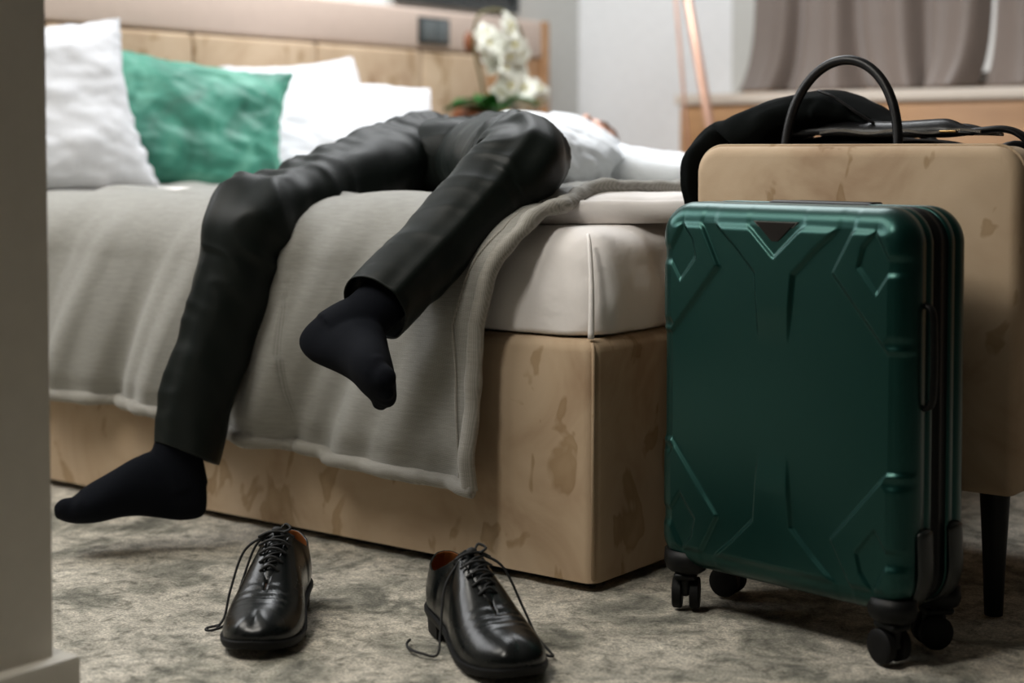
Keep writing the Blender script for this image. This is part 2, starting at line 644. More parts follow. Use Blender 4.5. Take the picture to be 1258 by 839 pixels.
# ------------------------------------------------------------------ bed
bed = tag(empty('bed', (-1.02, 0.9, 0)), 'wide bed with a beige velvet box base under the mattress', 'bed')
def rel(o, parent):
    """children are built in world coordinates; keep them there"""
    o.parent = parent
    o.matrix_parent_inverse = Matrix.Translation(-Vector(parent.location)) if parent.rotation_euler.z == 0 else parent.matrix_basis.inverted()
    return o
g = Geo()
# rounded box: long side, end and top lip
def rounded_slab(g, x0, x1, y0, y1, z0, z1, rc, re, nz_=8, bulge=0.0):
    """plan with rounded corners rc, top edge rounded re"""
    def outline(inset):
        pts = []
        for cx, cy, a0 in ((x1 - rc, y0 + rc, -90), (x1 - rc, y1 - rc, 0), (x0 + rc, y1 - rc, 90), (x0 + rc, y0 + rc, 180)):
            for k in range(9):
                a = R(a0 + 90 * k / 8)
                pts.append((cx + (rc - inset) * math.cos(a), cy + (rc - inset) * math.sin(a)))
        # subdivide long sides
        out = []
        for i, p in enumerate(pts):
            q = pts[(i + 1) % len(pts)]
            d = math.hypot(p[0] - q[0], p[1] - q[1])
            n = max(1, int(d / 0.05))
            for k in range(n):
                out.append((p[0] + (q[0] - p[0]) * k / n, p[1] + (q[1] - p[1]) * k / n))
        return out
    rings = []
    base_n = None
    for k in range(nz_ + 1):
        f = k / nz_
        z = z0 + (z1 - re - z0) * f
        ins = -bulge * math.sin(math.pi * f)
        rings.append((ins, z))
    for k in range(1, 7):
        a = R(90 * k / 6)
        rings.append((re * (1 - math.cos(a)), z1 - re + re * math.sin(a)))
    o0 = outline(0)
    n = len(o0)
    P = []
    cx, cy = (x0 + x1) / 2, (y0 + y1) / 2
    for ins, z in rings:
        row = []
        for (x, y) in o0:
            sx = (x - cx) / (x1 - cx); sy = (y - cy) / (y1 - cy)
            # offset inward along both axes near the outline
            nx = max(-1, min(1, (x - cx) / (x1 - cx)))
            dx = ins * (1 if x > x1 - rc * 1.01 else -1 if x < x0 + rc * 1.01 else 0)
            dy = ins * (1 if y > y1 - rc * 1.01 else -1 if y < y0 + rc * 1.01 else 0)
            wx = 0.0 if dx == 0 else abs((x - (x1 - rc if dx * ins > 0 and x > cx else x0 + rc)) / rc)
            wy = 0.0 if dy == 0 else abs((y - (y1 - rc if y > cy else y0 + rc)) / rc)
            row.append((x - (dx * min(1, wx)), y - (dy * min(1, wy)), z))
        P.append(row)
    g.loft(P)
rounded_slab(g, -2.02, 0.0, 0.0, 1.80, 0.012, 0.405, 0.022, 0.020, 12, 0.0)
base = g.build('base', 'velvet', angle=60)
rel(base, bed)
g = Geo()
for (sx, sy) in ((0.0, 0.0), ):
    pass
# piped seam down the near corner and plinth in shadow
g.tube([(-0.004, 0.004, 0.02), (-0.004, 0.004, 0.39), (-0.010, 0.010, 0.400)], 0.003, 8)
rel(g.build('corner_seam', 'velvet'), bed)
rel(boxo('plinth', 'rubber', -1.98, -0.03, 0.03, 1.77, 0.0, 0.013), bed)

mat_o = tag(empty('mattress', (-1.02, 0.9, 0.405)), 'thick mattress in a white fitted sheet lying on the velvet bed base', 'mattress')
g = Geo()
rounded_slab(g, -2.0, -0.012, 0.014, 1.786, 0.400, 0.585, 0.07, 0.062, 10, 0.008)
mt = g.build('sheet', 'sheet')
mt.data.materials.clear(); mt.data.materials.append(M['sheet'])
mt = evaluate(mt, [('SUBSURF', {'levels': 1})])
co = np.empty(len(mt.data.vertices) * 3); mt.data.vertices.foreach_get('co', co); co = co.reshape(-1, 3)
for p in co:
    if p[0] > -0.6 and p[2] < 0.583 and p[2] > 0.41:
        k = nz(p[0] * 16 + p[2] * 4, p[1] * 16, p[2] * 3) * 0.010 + abs(nz(p[0] * 11 - p[2] * 8, p[1] * 11, 5)) * 0.014 - 0.002
        if p[1] < 0.1:
            p[1] += k * 0.9
        if p[0] > -0.1:
            p[0] -= k * 0.9
mt.data.vertices.foreach_set('co', co.ravel()); mt.data.update()
rel(mt, mat_o)
# folded corner pleat of the fitted sheet
g = Geo()
pp = crom([(-0.030, 0.026, 0.575), (-0.020, 0.016, 0.555), (-0.013, 0.011, 0.50), (-0.012, 0.010, 0.45), (-0.014, 0.012, 0.408)], 16)
g.tube(pp, np.linspace(0.003, 0.0055, 16), 8)
rel(g.build('corner_pleat', 'sheet'), mat_o)

# white duvet lying folded at the foot end, under the quilt
def duvet_front(x):
    y0 = 0.075 + max(0.0, x + 0.17) * 1.15 if x > -0.5 else 0.09
    y0 += 0.22 * float(sstep(-0.30, -0.42, x)) if x < -0.30 else 0.0
    return y0 + 0.012 * nz(x * 9, 2)
def duvet_top(x, y):
    e = max(0.0, min(1.0, (y - duvet_front(x)) / 0.05))
    ex = max(0.0, min(1.0, (0.03 - x) / 0.06))
    top = 0.590 + 0.036 * math.sqrt(max(0, e * (2 - e))) * math.sqrt(max(0, ex * (2 - ex)))
    top += (0.010 * nz(x * 11 + 3, y * 16, 1) + 0.006 * nz(x * 30, y * 22, 4)) * min(1, e)
    return min(top, 0.606) if x < -0.35 else top
def duvet():
    P = []
    N, K = 70, 60
    for i in range(N + 1):
        x = -1.75 + (1.775) * i / N
        row = []
        y0 = duvet_front(x)
        for j in range(K + 1):
            f = j / K
            y = y0 + (1.80 - y0) * f ** 1.3
            top = duvet_top(x, y)
            z = min(top, press_z(x, y, top + 0.014) - 0.014)
            row.append((x, y, max(z, 0.587)))
        P.append(row)
    bot = [[(p[0] + (0.0), p[1] + 0.004, 0.5865) for p in r] for r in P]
    g = Geo()
    g.grid(P)
    # rolled front edge
    E = []
    for i, r in enumerate(P):
        p = np.array(r[0])
        ring = []
        rr = 0.014 + 0.004 * nz(p[0] * 14, 9)
        for k in range(9):
            a = R(-90 + 180 * k / 8)
            ring.append(p + np.array([0, -rr * math.cos(a), (rr) + rr * math.sin(a)]) + np.array([0, 0.0, 0.002]))
        E.append(ring)
    g.grid(E)
    o = g.build('duvet', 'sheet')
    o = evaluate(o, [('SOLIDIFY', {'thickness': 0.008, 'offset': -1.0}), ('SUBSURF', {'levels': 1})])
    tag(o, 'white cotton duvet crumpled at the foot of the mattress under the grey quilt', 'duvet')
duvet()

# grey quilt: top, rounded shoulder and the side that hangs over the base
HEM = [(-1.9, 0.212), (-1.36, 0.209), (-0.99, 0.205), (-0.554, 0.165), (-0.30, 0.152), (-0.19, 0.150)]
def hem_z(x):
    return float(np.interp(x, [h[0] for h in HEM], [h[1] for h in HEM])) + 0.004 * nz(x * 6, 1)
EDGE = [(0.15, -0.190), (0.30, -0.192), (0.42, -0.188), (0.50, -0.165), (0.535, -0.148), (0.58, -0.118), (0.62, -0.100)]
EDGET = [(0.0, -0.100), (0.1, -0.118), (0.2, -0.135), (0.35, -0.105), (0.5, -0.06), (0.8, -0.015), (1.8, -0.01)]
XL = -1.80
def fold_side(x, z):
    """relief of the hanging side: folds that run down to the left, deeper toward the hem"""
    q = 1 - (z - 0.15) / 0.45
    lx = x + (z - 0.2) * -0.55
    a = nz(lx * 7.0, z * 1.2, 11) * 0.050 + nz(lx * 15.0, z * 2.0, 5) * 0.022 + 0.012
    if x < -0.62:
        a += 0.030 * (abs(math.sin(lx * 11.0)) ** 1.5 - 0.4)
    return a * (0.25 + 0.75 * min(1, max(0, q)))
def quilt_point(x, s):
    """s in 0..1 : far side -> near top edge -> hem ; returns x,y,z"""
    # top part
    if s < 0.5:
        y = 1.82 - (1.82 - 0.075) * (s / 0.5) ** 0.8
        z = 0.617 + 0.010 * nz(x * 3.5, y * 4, 2) + 0.006 * nz(x * 9 + y * 4, y * 6, 8)
        if x < -0.62:
            z += 0.005 * math.sin(x * 30 + y * 22)
        z += 0.016 * math.exp(-((x + 0.45) / 0.16) ** 2) * math.exp(-((y - 0.06) / 0.2) ** 2)
        if x > -0.35:
            z += 0.012 * min(1, max(0, (y - 0.05) / 0.15))
        z = max(z, duvet_top(x, y) + 0.014)
        return x, y, press_z(x, y, z)
    rs = 0.115
    if s < 0.70:
        a = (s - 0.5) / 0.2 * math.pi / 2
        hump = 0.016 * math.exp(-((x + 0.45) / 0.16) ** 2)
        z = 0.617 + hump - rs * (1 - math.cos(a)) + 0.008 * nz(x * 3.5, 0.3, 2)
        y = 0.075 - (rs + 0.012) * math.sin(a)
        f = fold_side(x, z) * math.sin(a)
        y -= f
        z = press_z(x, y, z)
        y = press_y(x, y, z)
        return x, y, z
    zt = 0.617 - rs
    zh = hem_z(x)
    f = (s - 0.70) / 0.30
    z = zt + (zh - zt) * f
    y = 0.075 - (rs + 0.012) - 0.010 * math.sin(math.pi * min(1, f * 1.1)) - fold_side(x, z)
    y = min(y, -0.012)
    y += 0.012 * sstep(0.8, 1.0, f)
    y = press_y(x, y, z)
    y = min(y, -0.010)
    return x, y, z
def quilt():
    NS, NX = 230, 300
    P = np.zeros((NX + 1, NS + 1, 3))
    for j in range(NS + 1):
        s = j / NS
        _, yy, zz = quilt_point(-0.19, s)
        if s < 0.5:
            xe = np.interp(yy, [e[0] for e in EDGET], [e[1] for e in EDGET]) + 0.012 * nz(yy * 8, 3)
        else:
            z_ = 0.62 if s < 0.52 else zz
            xe = np.interp(z_, [e[0] for e in EDGE], [e[1] for e in EDGE])
        for i in range(NX + 1):
            x = XL + (xe - XL) * (i / NX)
            P[i, j] = quilt_point(x, s)
    root = empty('quilt', (-1.0, 0.4, 0.62))
    tag(root, 'grey woven quilt spread over the bed and hanging down its near side', 'quilt')
    g = Geo()
    g.grid(P)
    o = g.build('cover', 'quilt', merge=False)
    o = evaluate(o, [('SOLIDIFY', {'thickness': 0.009, 'offset': 0.0})])
    rel(o, root)
    # padded border along hem and near edge
    def border(path, name, w=0.013, inset=None):
        path = np.asarray(path)
        k = len(path)
        rr = [w * (1 + 0.22 * nz(i * 0.13, 4, len(path) * 0.01)) for i in range(k)]
        gg = Geo()
        fr = frames(path)
        gg.tube(path, rr, 10)
        rel(gg.build(name, 'quilt_edge'), root)
    hem = P[:, -1] + np.array([0, -0.004, 0.004])
    border(hem, 'hem_border', 0.0135)
    side = P[-1, ::-1] + np.array([-0.008, 0, 0])
    d = side.copy()
    d[:, 1] -= 0.003
    d[:, 2] += 0.002
    border(d[:200], 'side_border', 0.014)
    # stitch line a little in from the border
    gi = Geo()
    st = P[int(NX * 0.975), ::-1][:150] + np.array([0, -0.005, 0.001])
    gi.tube(st, 0.0026, 6)
    rel(gi.build('stitch_seam', 'quilt_edge'), root)
quilt()

# ------------------------------------------------------------------ headboard
hb = tag(empty('headboard', (-2.08, 1.0, 0)), 'long pale velvet headboard panel behind the pillows with a flat top band', 'headboard')
rel(boxo('top_band', 'headband', -2.128, -2.052, -0.62, 2.66, 1.045, 1.18, r=0.012, seg=3) if 'headband' in M else boxo('top_band', 'velvet', -2.128, -2.052, -0.62, 2.66, 1.045, 1.18, r=0.012, seg=3), hb)
M['headband'] = plain('pale_pink_beige_veneer', (0.66, 0.53, 0.45), 0.5)
hb.children[0].data.materials[0] = M['headband']
yy = -0.62
k = 0
for y0, y1 in ((-0.62, -0.02), (-0.015, 0.485), (0.49, 0.985), (0.99, 1.485), (1.49, 1.975), (1.985, 2.335)):
    p = boxo('panel', 'velvet', -2.128, -2.045 if y1 < 1.98 else -2.05, y0, y1, 0.06, 1.04, r=0.014, seg=3)
    rel(p, hb)
rel(boxo('end_post', 'oak', -2.128, -2.06, 2.34, 2.66, 0.0, 1.045, r=0.004), hb)
rel(boxo('end_cap', 'oak', -2.128, -2.048, 2.662, 2.70, 0.0, 1.18, r=0.006), hb)

# ------------------------------------------------------------------ pillows
def pillow(name, w, h, t, mat, loc, rot, label, cat, seed, lump=1.0, pinch=0.10, group=None):
    root = empty(name, loc)
    root.rotation_euler = rot
    tag(root, label, cat, group)
    N = 56
    g = Geo()
    for sgn in (1, -1):
        P = np.zeros((N + 1, N + 1, 3))
        for i in range(N + 1):
            for j in range(N + 1):
                u, v = -1 + 2 * i / N, -1 + 2 * j / N
                x = u * (1 - pinch * (1 - v * v) ** 1 * abs(u) ** 3 * 0.9)
                y = v * (1 - pinch * (1 - u * u) ** 1 * abs(v) ** 3 * 0.9)
                th = (max(0, 1 - abs(u) ** 2.6) * max(0, 1 - abs(v) ** 2.6)) ** 0.55
                n = nz(u * 2.3 + seed, v * 2.3, seed) * 0.25 + nz(u * 5 + v * 3, v * 6 + seed, seed * 2) * 0.12 * lump
                edge = max(abs(u), abs(v))
                n += 0.10 * lump * nz(u * 11, v * 11, seed) * edge
                d = t / 2 * th * (1 + n * lump)
                # sewn edge waves
                wv = 0.006 * lump * nz(u * 9 + seed, v * 9, 3) * sstep(0.85, 1, edge)
                P[i, j] = (x * w / 2 + wv, y * h / 2 + wv, sgn * d + wv)
        g.grid(P if sgn > 0 else P[::-1])
    o = g.build('cover', mat, root)
    gg = Geo()
    per = []
    for k in range(N): per.append((-1 + 2 * k / N, -1))
    for k in range(N): per.append((1, -1 + 2 * k / N))
    for k in range(N): per.append((1 - 2 * k / N, 1))
    for k in range(N): per.append((-1, 1 - 2 * k / N))
    path = []
    for u, v in per:
        x = u * (1 - pinch * (1 - v * v) * abs(u) ** 3 * 0.9)
        y = v * (1 - pinch * (1 - u * u) * abs(v) ** 3 * 0.9)
        wv = 0.006 * lump * nz(u * 9 + seed, v * 9, 3)
        path.append((x * w / 2 + wv, y * h / 2 + wv, wv))
    path.append(path[0])
    gg.tube(path, 0.0035, 6, cap=False)
    gg.build('piping', mat, root)
    return root
def face_rot(yaw, lean, roll=0.0):
    """pillow standing up: its z axis (thickness) turned toward yaw (deg from +x), leaning back by lean"""
    m = Matrix.Rotation(R(yaw), 4, 'Z') @ Matrix.Rotation(R(90 - lean), 4, 'Y') @ Matrix.Rotation(R(90 + roll), 4, 'Z')
    return m.to_euler()
pillow('pillow', 0.66, 0.43, 0.13, 'pillow', (-1.70, 0.12, 0.797), face_rot(-14, 18, 5), 'white pillow standing at the left edge of the bed in front of the green cushion', 'pillow', 1.3)
pillow('pillow', 0.62, 0.42, 0.12, 'pillow', (-1.87, -0.01, 0.822), face_rot(-6, 12, 0), 'white pillow leaning behind the leftmost white pillow', 'pillow', 4.1)
pillow('cushion', 0.50, 0.40, 0.13, 'green', (-1.74, 0.715, 0.772), face_rot(-30, 26, -9), 'emerald green velvet cushion between the white pillows', 'cushion', 7.7, 1.0, 0.14)
pillow('pillow', 0.60, 0.42, 0.15, 'pillow', (-1.72, 1.28, 0.745), face_rot(-22, 38, -4), 'white pillow lying back right of the green cushion', 'pillow', 2.9)
pillow('pillow', 0.50, 0.42, 0.14, 'pillow', (-1.90, 1.31, 0.780), face_rot(-8, 24, 6), 'white pillow propped on the headboard behind the right-hand white pillow', 'pillow', 5.5)

# ------------------------------------------------------------------ person
def limb(g, st, n=140, m=56, crease=0.0, wrinkle=None, close=True, seed=0.0, inner=False, slant=0.0):
    """st rows: x,y,z, rx, ry, fx,fy,fz   (f: where the limb's front points)"""
    C = crom(st, n)
    path = C[:, :3]
    fr = frames(path, C[:, 5:8])
    L = np.concatenate([[0], np.cumsum(np.linalg.norm(np.diff(path, axis=0), axis=1))])
    rings = []
    for i in range(n):
        t, a, b = fr[i]
        rx, ry = C[i, 3], C[i, 4]
        row = []
        for k in range(m):
            th = 2 * math.pi * k / m
            q = 1.0
            if crease:
                for c0 in (0.0, math.pi):
                    d = abs((th - c0 + math.pi) % (2 * math.pi) - math.pi)
                    q += crease * math.exp(-(d / 0.20) ** 2)
            w = wrinkle(L[i], th, i / (n - 1)) if wrinkle else 0.0
            sl = slant * (-math.cos(th)) * float(sstep(0.86, 1.0, i / (n - 1))) if slant else 0.0
            row.append(path[i] + a * math.cos(th) * (rx * q + w) + b * math.sin(th) * (ry + w) + t * sl)
        rings.append(row)
    if inner:
        for sc in (0.96, 0.93, 0.93):
            c = path[-1]
            pass
        last = np.array(rings[-1]); c = last.mean(0); t = fr[-1][0]
        for d, sc in ((0.001, 0.97), (-0.003, 0.955), (-0.03, 0.94)):
            rings.append(list(c + (last - c) * sc + t * d))
    g.loft(rings, close)
    return path, L

def ridge(v):
    return (1 - abs(v) * 2.2)
def leg_wrinkle(kn, seed, L):
    # kn: fraction where the knee sits
    def f(s, th, q):
        d = q - kn
        near = math.exp(-(d / 0.13) ** 2)
        hip = math.exp(-(q / 0.16) ** 2)
        ct, stt = math.cos(th), math.sin(th)
        a = nz(ct * 1.1 + s * 9 + seed, stt * 1.1 + s * 4, s * 7)
        b = nz(ct * 0.8 + s * 22, stt * 0.8 - s * 12, seed)
        w = (0.0055 + 0.009 * near + 0.007 * hip) * a + (0.0018 + 0.0085 * near + 0.006 * hip) * ridge(b)
        w += 0.004 * nz(ct * 1.5 + seed, stt * 1.5, s * 3)
        return w
    return f

up = np.array([0.0, 0, 1])
def row(p, rx, ry, f):
    return [*p, rx, ry, *nrm(f)]
def lerp(a, b, t):
    return a + (b - a) * t

d1 = nrm(ANK1 - KNEE1); d2 = nrm(ANK2 - KNEE2)
ftoe1 = nrm(TOE1 - HEEL1); ftoe2 = nrm(TOE2 - HEEL2)
th1 = nrm(KNEE1 - HIP1); th2 = nrm(KNEE2 - HIP2)
CUFF1 = ANK1 - d1 * 0.036 + np.array([0.014, 0.010, 0])
CUFF2 = ANK2 - d2 * 0.056

person = None
def build_person():
    global person
    # continuous body under the clothes
    g = Geo()
    sc = 0.80
    def tl(pts, n=40):
        C = crom(pts, n)
        g.tube(C[:, :3], C[:, 3], 20)
    # torso
    ax = nrm(NECK - PELV)
    side = nrm(np.cross(ax, up))          # toward +x
    upv = np.cross(side, ax)
    def tring(p, rx, rz, n=36):
        return [p + side * rx * math.cos(t) + upv * rz * math.sin(t) for t in np.linspace(0, 2 * math.pi, n, endpoint=False)]
    tor = [(PELV - ax * 0.10, 0.10, 0.06), (PELV - ax * 0.05, 0.145, 0.080), (PELV + ax * 0.05, 0.145, 0.082), (lerp(PELV, CHEST, 0.45), 0.130, 0.078), (lerp(PELV, CHEST, 0.8), 0.150, 0.082), (CHEST + ax * 0.05, 0.165, 0.085), (CHEST + ax * 0.15, 0.155, 0.080), (NECK - ax * 0.035, 0.085, 0.060), (NECK, 0.052, 0.052)]
    T = crom([[*p, a, b] for p, a, b in tor], 40)
    g.loft([tring(r[:3], r[3], r[4]) for r in T])
    for H, K, A_, f in ((HIP1, KNEE1, ANK1, 0), (HIP2, KNEE2, ANK2, 0)):
        tl([[*lerp(H, PELV, 0.3), 0.07], [*H, 0.078], [*lerp(H, K, 0.5), 0.068], [*K, 0.052], [*lerp(K, A_, 0.3), 0.050], [*lerp(K, A_, 0.75), 0.034], [*A_, 0.030]])
    # arms : one stretched out to the foot end, one bent across the belly side
    SH2 = CHEST + side * 0.165 + ax * 0.11 + upv * -0.025
    SH1 = CHEST - side * 0.165 + ax * 0.11 + upv * -0.01
    EL2 = np.array([-0.37, 1.16, 0.652]); WR2 = np.array([-0.14, 1.00, 0.652])
    EL1 = np.array([-1.22, 0.98, 0.67]); WR1 = np.array([-1.10, 0.74, 0.70])
    for s_, e_, w_ in ((SH2, EL2, WR2), (SH1, EL1, WR1)):
        tl([[*s_, 0.052], [*lerp(s_, e_, 0.5), 0.044], [*e_, 0.033], [*lerp(e_, w_, 0.3), 0.033], [*w_, 0.024]])
        # hand: palm and five separate curled fingers
        d = nrm(w_ - e_)
        sd = nrm(np.cross(d, up)); un = np.cross(sd, d)
        palm = []
        for q, rx, rz in ((-0.01, 0.024, 0.019), (0.02, 0.033, 0.017), (0.055, 0.041, 0.016), (0.085, 0.039, 0.013), (0.095, 0.03, 0.008)):
            c = w_ + d * q
            palm.append([c + sd * rx * math.cos(t) + un * rz * math.sin(t) for t in np.linspace(0, 2 * math.pi, 20, endpoint=False)])
        g.loft(palm)
        for off, ln, r in ((-0.030, 0.062, 0.0078), (-0.010, 0.078, 0.0085), (0.011, 0.083, 0.0088), (0.031, 0.072, 0.0085)):
            b0 = w_ + d * 0.082 + sd * off
            p = [b0 - d * 0.02, b0, b0 + d * ln * 0.45 + sd * off * 0.15 - un * 0.006, b0 + d * ln * 0.75 + sd * off * 0.2 - un * 0.018, b0 + d * ln * 0.93 + sd * off * 0.2 - un * 0.032]
            g.tube(crom(p, 14), np.linspace(r * 1.08, r * 0.85, 14), 12)
        tb = w_ + d * 0.025 + sd * 0.026
        p = [tb - sd * 0.01, tb + sd * 0.014 + d * 0.012, tb + sd * 0.030 + d * 0.035 - un * 0.006, tb + sd * 0.036 + d * 0.062 - un * 0.012]
        g.tube(crom(p, 12), np.linspace(0.013, 0.009, 12), 12)
    # neck and head, face up, turned a little toward the foot end
    hax = nrm(np.array([-0.10, 0.98, 0.10]))
    HC = NECK + ax * 0.075 + hax * 0.075 + np.array([0, 0, 0.008])
    fwd = nrm(np.array([0.30, -0.15, 0.95])); fwd = nrm(fwd - hax * (fwd @ hax))
    hs = np.cross(fwd, hax)
    def hp(a, b, c):
        return HC + hs * a + fwd * b + hax * c
    g.tube([NECK - ax * 0.02, NECK + ax * 0.05, HC - hax * 0.05], [0.056, 0.053, 0.055], 20)
    HM = Matrix(((hs[0], fwd[0], hax[0]), (hs[1], fwd[1], hax[1]), (hs[2], fwd[2], hax[2])))
    g.ell(hp(0, -0.008, 0.030), 0.073, 0.092, 0.088, 28, 18, HM)          # skull
    g.ell(hp(0, 0.018, -0.035), 0.058, 0.066, 0.078, 24, 16, HM)          # face and jaw
    g.ell(hp(0, 0.062, -0.092), 0.024, 0.022, 0.020, 16, 10, HM)          # chin
    for r_, c_ in (((0.016, 0.018, 0.012), (0.030, 0.066, -0.020)), ((0.016, 0.018, 0.012), (-0.030, 0.066, -0.020))):
        g.ell(hp(*c_), *r_, 14, 8, HM)                                     # cheek bones
    g.ell(hp(0, 0.080, 0.028), 0.042, 0.012, 0.010, 16, 8, HM)            # brow
    g.tube([hp(0, 0.078, 0.012), hp(0, 0.092, -0.010), hp(0, 0.102, -0.030), hp(0, 0.086, -0.038)], [0.007, 0.009, 0.0125, 0.010], 12)   # nose
    for sx in (-1, 1):
        g.ell(hp(sx * 0.011, 0.088, -0.033), 0.008, 0.008, 0.007, 10, 8, HM)
        g.ell(hp(sx * 0.074, -0.005, -0.008), 0.009, 0.018, 0.031, 14, 10, HM)   # ears
    g.ell(hp(0, 0.084, -0.058), 0.024, 0.008, 0.005, 16, 8, HM)
    g.ell(hp(0, 0.082, -0.067), 0.021, 0.009, 0.006, 16, 8, HM)
    # feet inside the socks
    for A_, B_ in ((A1, B1), (A2, B2)):
        rings = []
        for x, b0, t0, w0 in FOOT:
            c = np.array([x, 0, (b0 + t0) / 2]); hz = (t0 - b0) / 2 * 0.86
            rings.append([(A_ @ (c + np.array([0, w0 * 0.86 * math.cos(t), hz * math.sin(t)]))) + B_ for t in np.linspace(0, 2 * math.pi, 24, endpoint=False)])
        g.loft(rings)
    body = g.build('person', 'skin', merge=False)
    body = evaluate(body, [('REMESH', {'mode': 'VOXEL', 'voxel_size': 0.0052}), ('SMOOTH', {'factor': 0.5, 'iterations': 3})])
    tag(body, 'person lying across the bed in dark trousers, white shirt and black socks, legs dangling', 'person')
    person = body

    # eyes, lips, hair, brows
    for sx in (-1, 1):
        ge = Geo(); ge.ell(hp(sx * 0.031, 0.072, 0.004), 0.013, 0.010, 0.008, 14, 10, HM)
        ge.build('eyelid', 'skin', body)
        ge = Geo(); ge.tube([hp(sx * 0.014, 0.090, 0.022), hp(sx * 0.032, 0.089, 0.027), hp(sx * 0.050, 0.078, 0.022)], [0.003, 0.0042, 0.002], 8)
        ge.build('eyebrow', 'hair', body)
    ge = Geo()
    ge.tube([hp(-0.024, 0.083, -0.062), hp(0, 0.093, -0.060), hp(0.024, 0.083, -0.062)], [0.002, 0.0055, 0.002], 10)
    ge.tube([hp(-0.021, 0.083, -0.065), hp(0, 0.092, -0.068), hp(0.021, 0.083, -0.065)], [0.002, 0.006, 0.002], 10)
    ge.build('lips', 'lip', body)
    gh = Geo()
    P = []
    for i in range(26):
        ph = R(2 + 96 * i / 25)
        rw = []
        for k in range(48):
            t = 2 * math.pi * k / 48
            # hair line: shorter over the face side
            lim = 1.0
            c, s_ = math.cos(t), math.sin(t)
            face = max(0, s_)
            p2 = ph * (1 - 0.40 * face ** 1.2)
            rr = 1.0 + 0.05 * nz(c * 6, s_ * 6, ph * 5)
            v = (math.sin(p2) * c * 0.080 * rr, -0.008 + math.sin(p2) * s_ * 0.100 * rr, 0.030 + math.cos(p2) * 0.096 * rr)
            rw.append(hp(*v))
        P.append(rw)
    gh.grid(P, cv=True)
    o = gh.build('hair', 'hair', body)
    evaluate(o, [('SOLIDIFY', {'thickness': 0.008, 'offset': 1.0})])
    # beard stubble/sideburns left out: not visible

    # trousers: both legs and the seat, one garment
    gt = Geo()
    st1 = [row(lerp(HIP1, PELV, 0.45) + np.array([0, 0.05, 0.0]), 0.078, 0.088, up), row(HIP1 + np.array([0, 0.0, 0.0]), 0.082, 0.092, up + th1 * 0.1), row(lerp(HIP1, KNEE1, 0.35), 0.082, 0.086, up + np.array([-0.2, 0, 0])),
           row(lerp(HIP1, KNEE1, 0.75), 0.076, 0.080, up + th1 * 0.2 + np.array([-0.35, 0, 0])), row(KNEE1 + np.array([0, -0.004, -0.004]), 0.076, 0.078, up * 0.8 + th1 + np.array([-0.5, 0, 0])),
           row(lerp(KNEE1, ANK1, 0.18) + np.array([0, -0.006, 0]), 0.075, 0.073, th1 * 0.8 + ftoe1 * 0.4 + up * 0.3), row(lerp(KNEE1, ANK1, 0.45), 0.068, 0.066, th1 * 0.6 + ftoe1 * 0.6),
           row(lerp(KNEE1, ANK1, 0.72), 0.061, 0.058, th1 * 0.4 + ftoe1 * 0.8), row(CUFF1, 0.055, 0.052, th1 * 0.3 + ftoe1)]
    limb(gt, st1, 190, 72, 0.10, leg_wrinkle(0.46, 3.7, 1.0), inner=True, slant=0.014)
    f2 = nrm(th2 - d2 * (th2 @ d2))
    st2 = [row(lerp(HIP2, PELV, 0.45) + np.array([0, 0.05, 0.0]), 0.078, 0.090, up), row(HIP2, 0.084, 0.094, up), row(lerp(HIP2, KNEE2, 0.35), 0.082, 0.086, up), row(lerp(HIP2, KNEE2, 0.75), 0.074, 0.078, up + th2 * 0.25),
           row(KNEE2 + np.array([0.0, 0, 0.0]), 0.069, 0.073, up * 0.9 + th2), row(lerp(KNEE2, ANK2, 0.18), 0.070, 0.070, f2 + up * 0.35), row(lerp(KNEE2, ANK2, 0.45), 0.066, 0.064, f2 + up * 0.15),
           row(lerp(KNEE2, ANK2, 0.70), 0.063, 0.061, f2 + up * 0.1), row(CUFF2, 0.061, 0.059, f2 + up * 0.05)]
    limb(gt, st2, 190, 72, 0.10, leg_wrinkle(0.45, 8.2, 1.0), inner=True, slant=0.013)
    def trw(s, th, q):
        return 0.006 * nz(math.cos(th) * 2 + s * 6, math.sin(th) * 2, s * 8) + 0.004 * nz(math.cos(th) * 5, math.sin(th) * 5 + s * 20, 3)
    m_ = (HIP1 + HIP2) / 2
    wst = lerp(PELV, CHEST, 0.26)
    def trow(p, rside, rz):
        return [*p, rz, rside, *nrm(upv)]
    limb(gt, [trow(m_ - ax * 0.06, 0.06, 0.05), trow(m_ - ax * 0.02, 0.145, 0.078), trow(m_ + ax * 0.05, 0.180, 0.090), trow(PELV + ax * 0.02, 0.172, 0.092), trow(wst, 0.155, 0.088)], 50, 72, 0, trw)
    tr = gt.build('trousers', 'trouser', body, merge=False)
    # belt
    gb = Geo()
    limb(gb, [trow(wst - ax * 0.018, 0.157, 0.090), trow(wst - ax * 0.006, 0.160, 0.093), trow(wst + ax * 0.010, 0.160, 0.093), trow(wst + ax * 0.018, 0.157, 0.090)], 8, 72, 0, None)
    gb.build('belt', 'bag', body)
    # hip pocket welts
    # shirt
    gs = Geo()
    def shw(s, th, q):
        c, s_ = math.cos(th), math.sin(th)
        return 0.012 * nz(c * 2.2 + s * 7, s_ * 2.2 - s * 5, s * 6 + 2) + 0.008 * ridge(nz(c * 3 + s * 14, s_ * 3 + s * 9, 6))
    limb(gs, [trow(wst - ax * 0.01, 0.150, 0.086), trow(lerp(PELV, CHEST, 0.5), 0.165, 0.088), trow(lerp(PELV, CHEST, 0.8), 0.178, 0.096), trow(CHEST + ax * 0.06, 0.190, 0.098), trow(CHEST + ax * 0.14, 0.178, 0.084), trow(NECK - ax * 0.045, 0.115, 0.074), trow(NECK - ax * 0.01, 0.066, 0.062)], 90, 72, 0, shw)
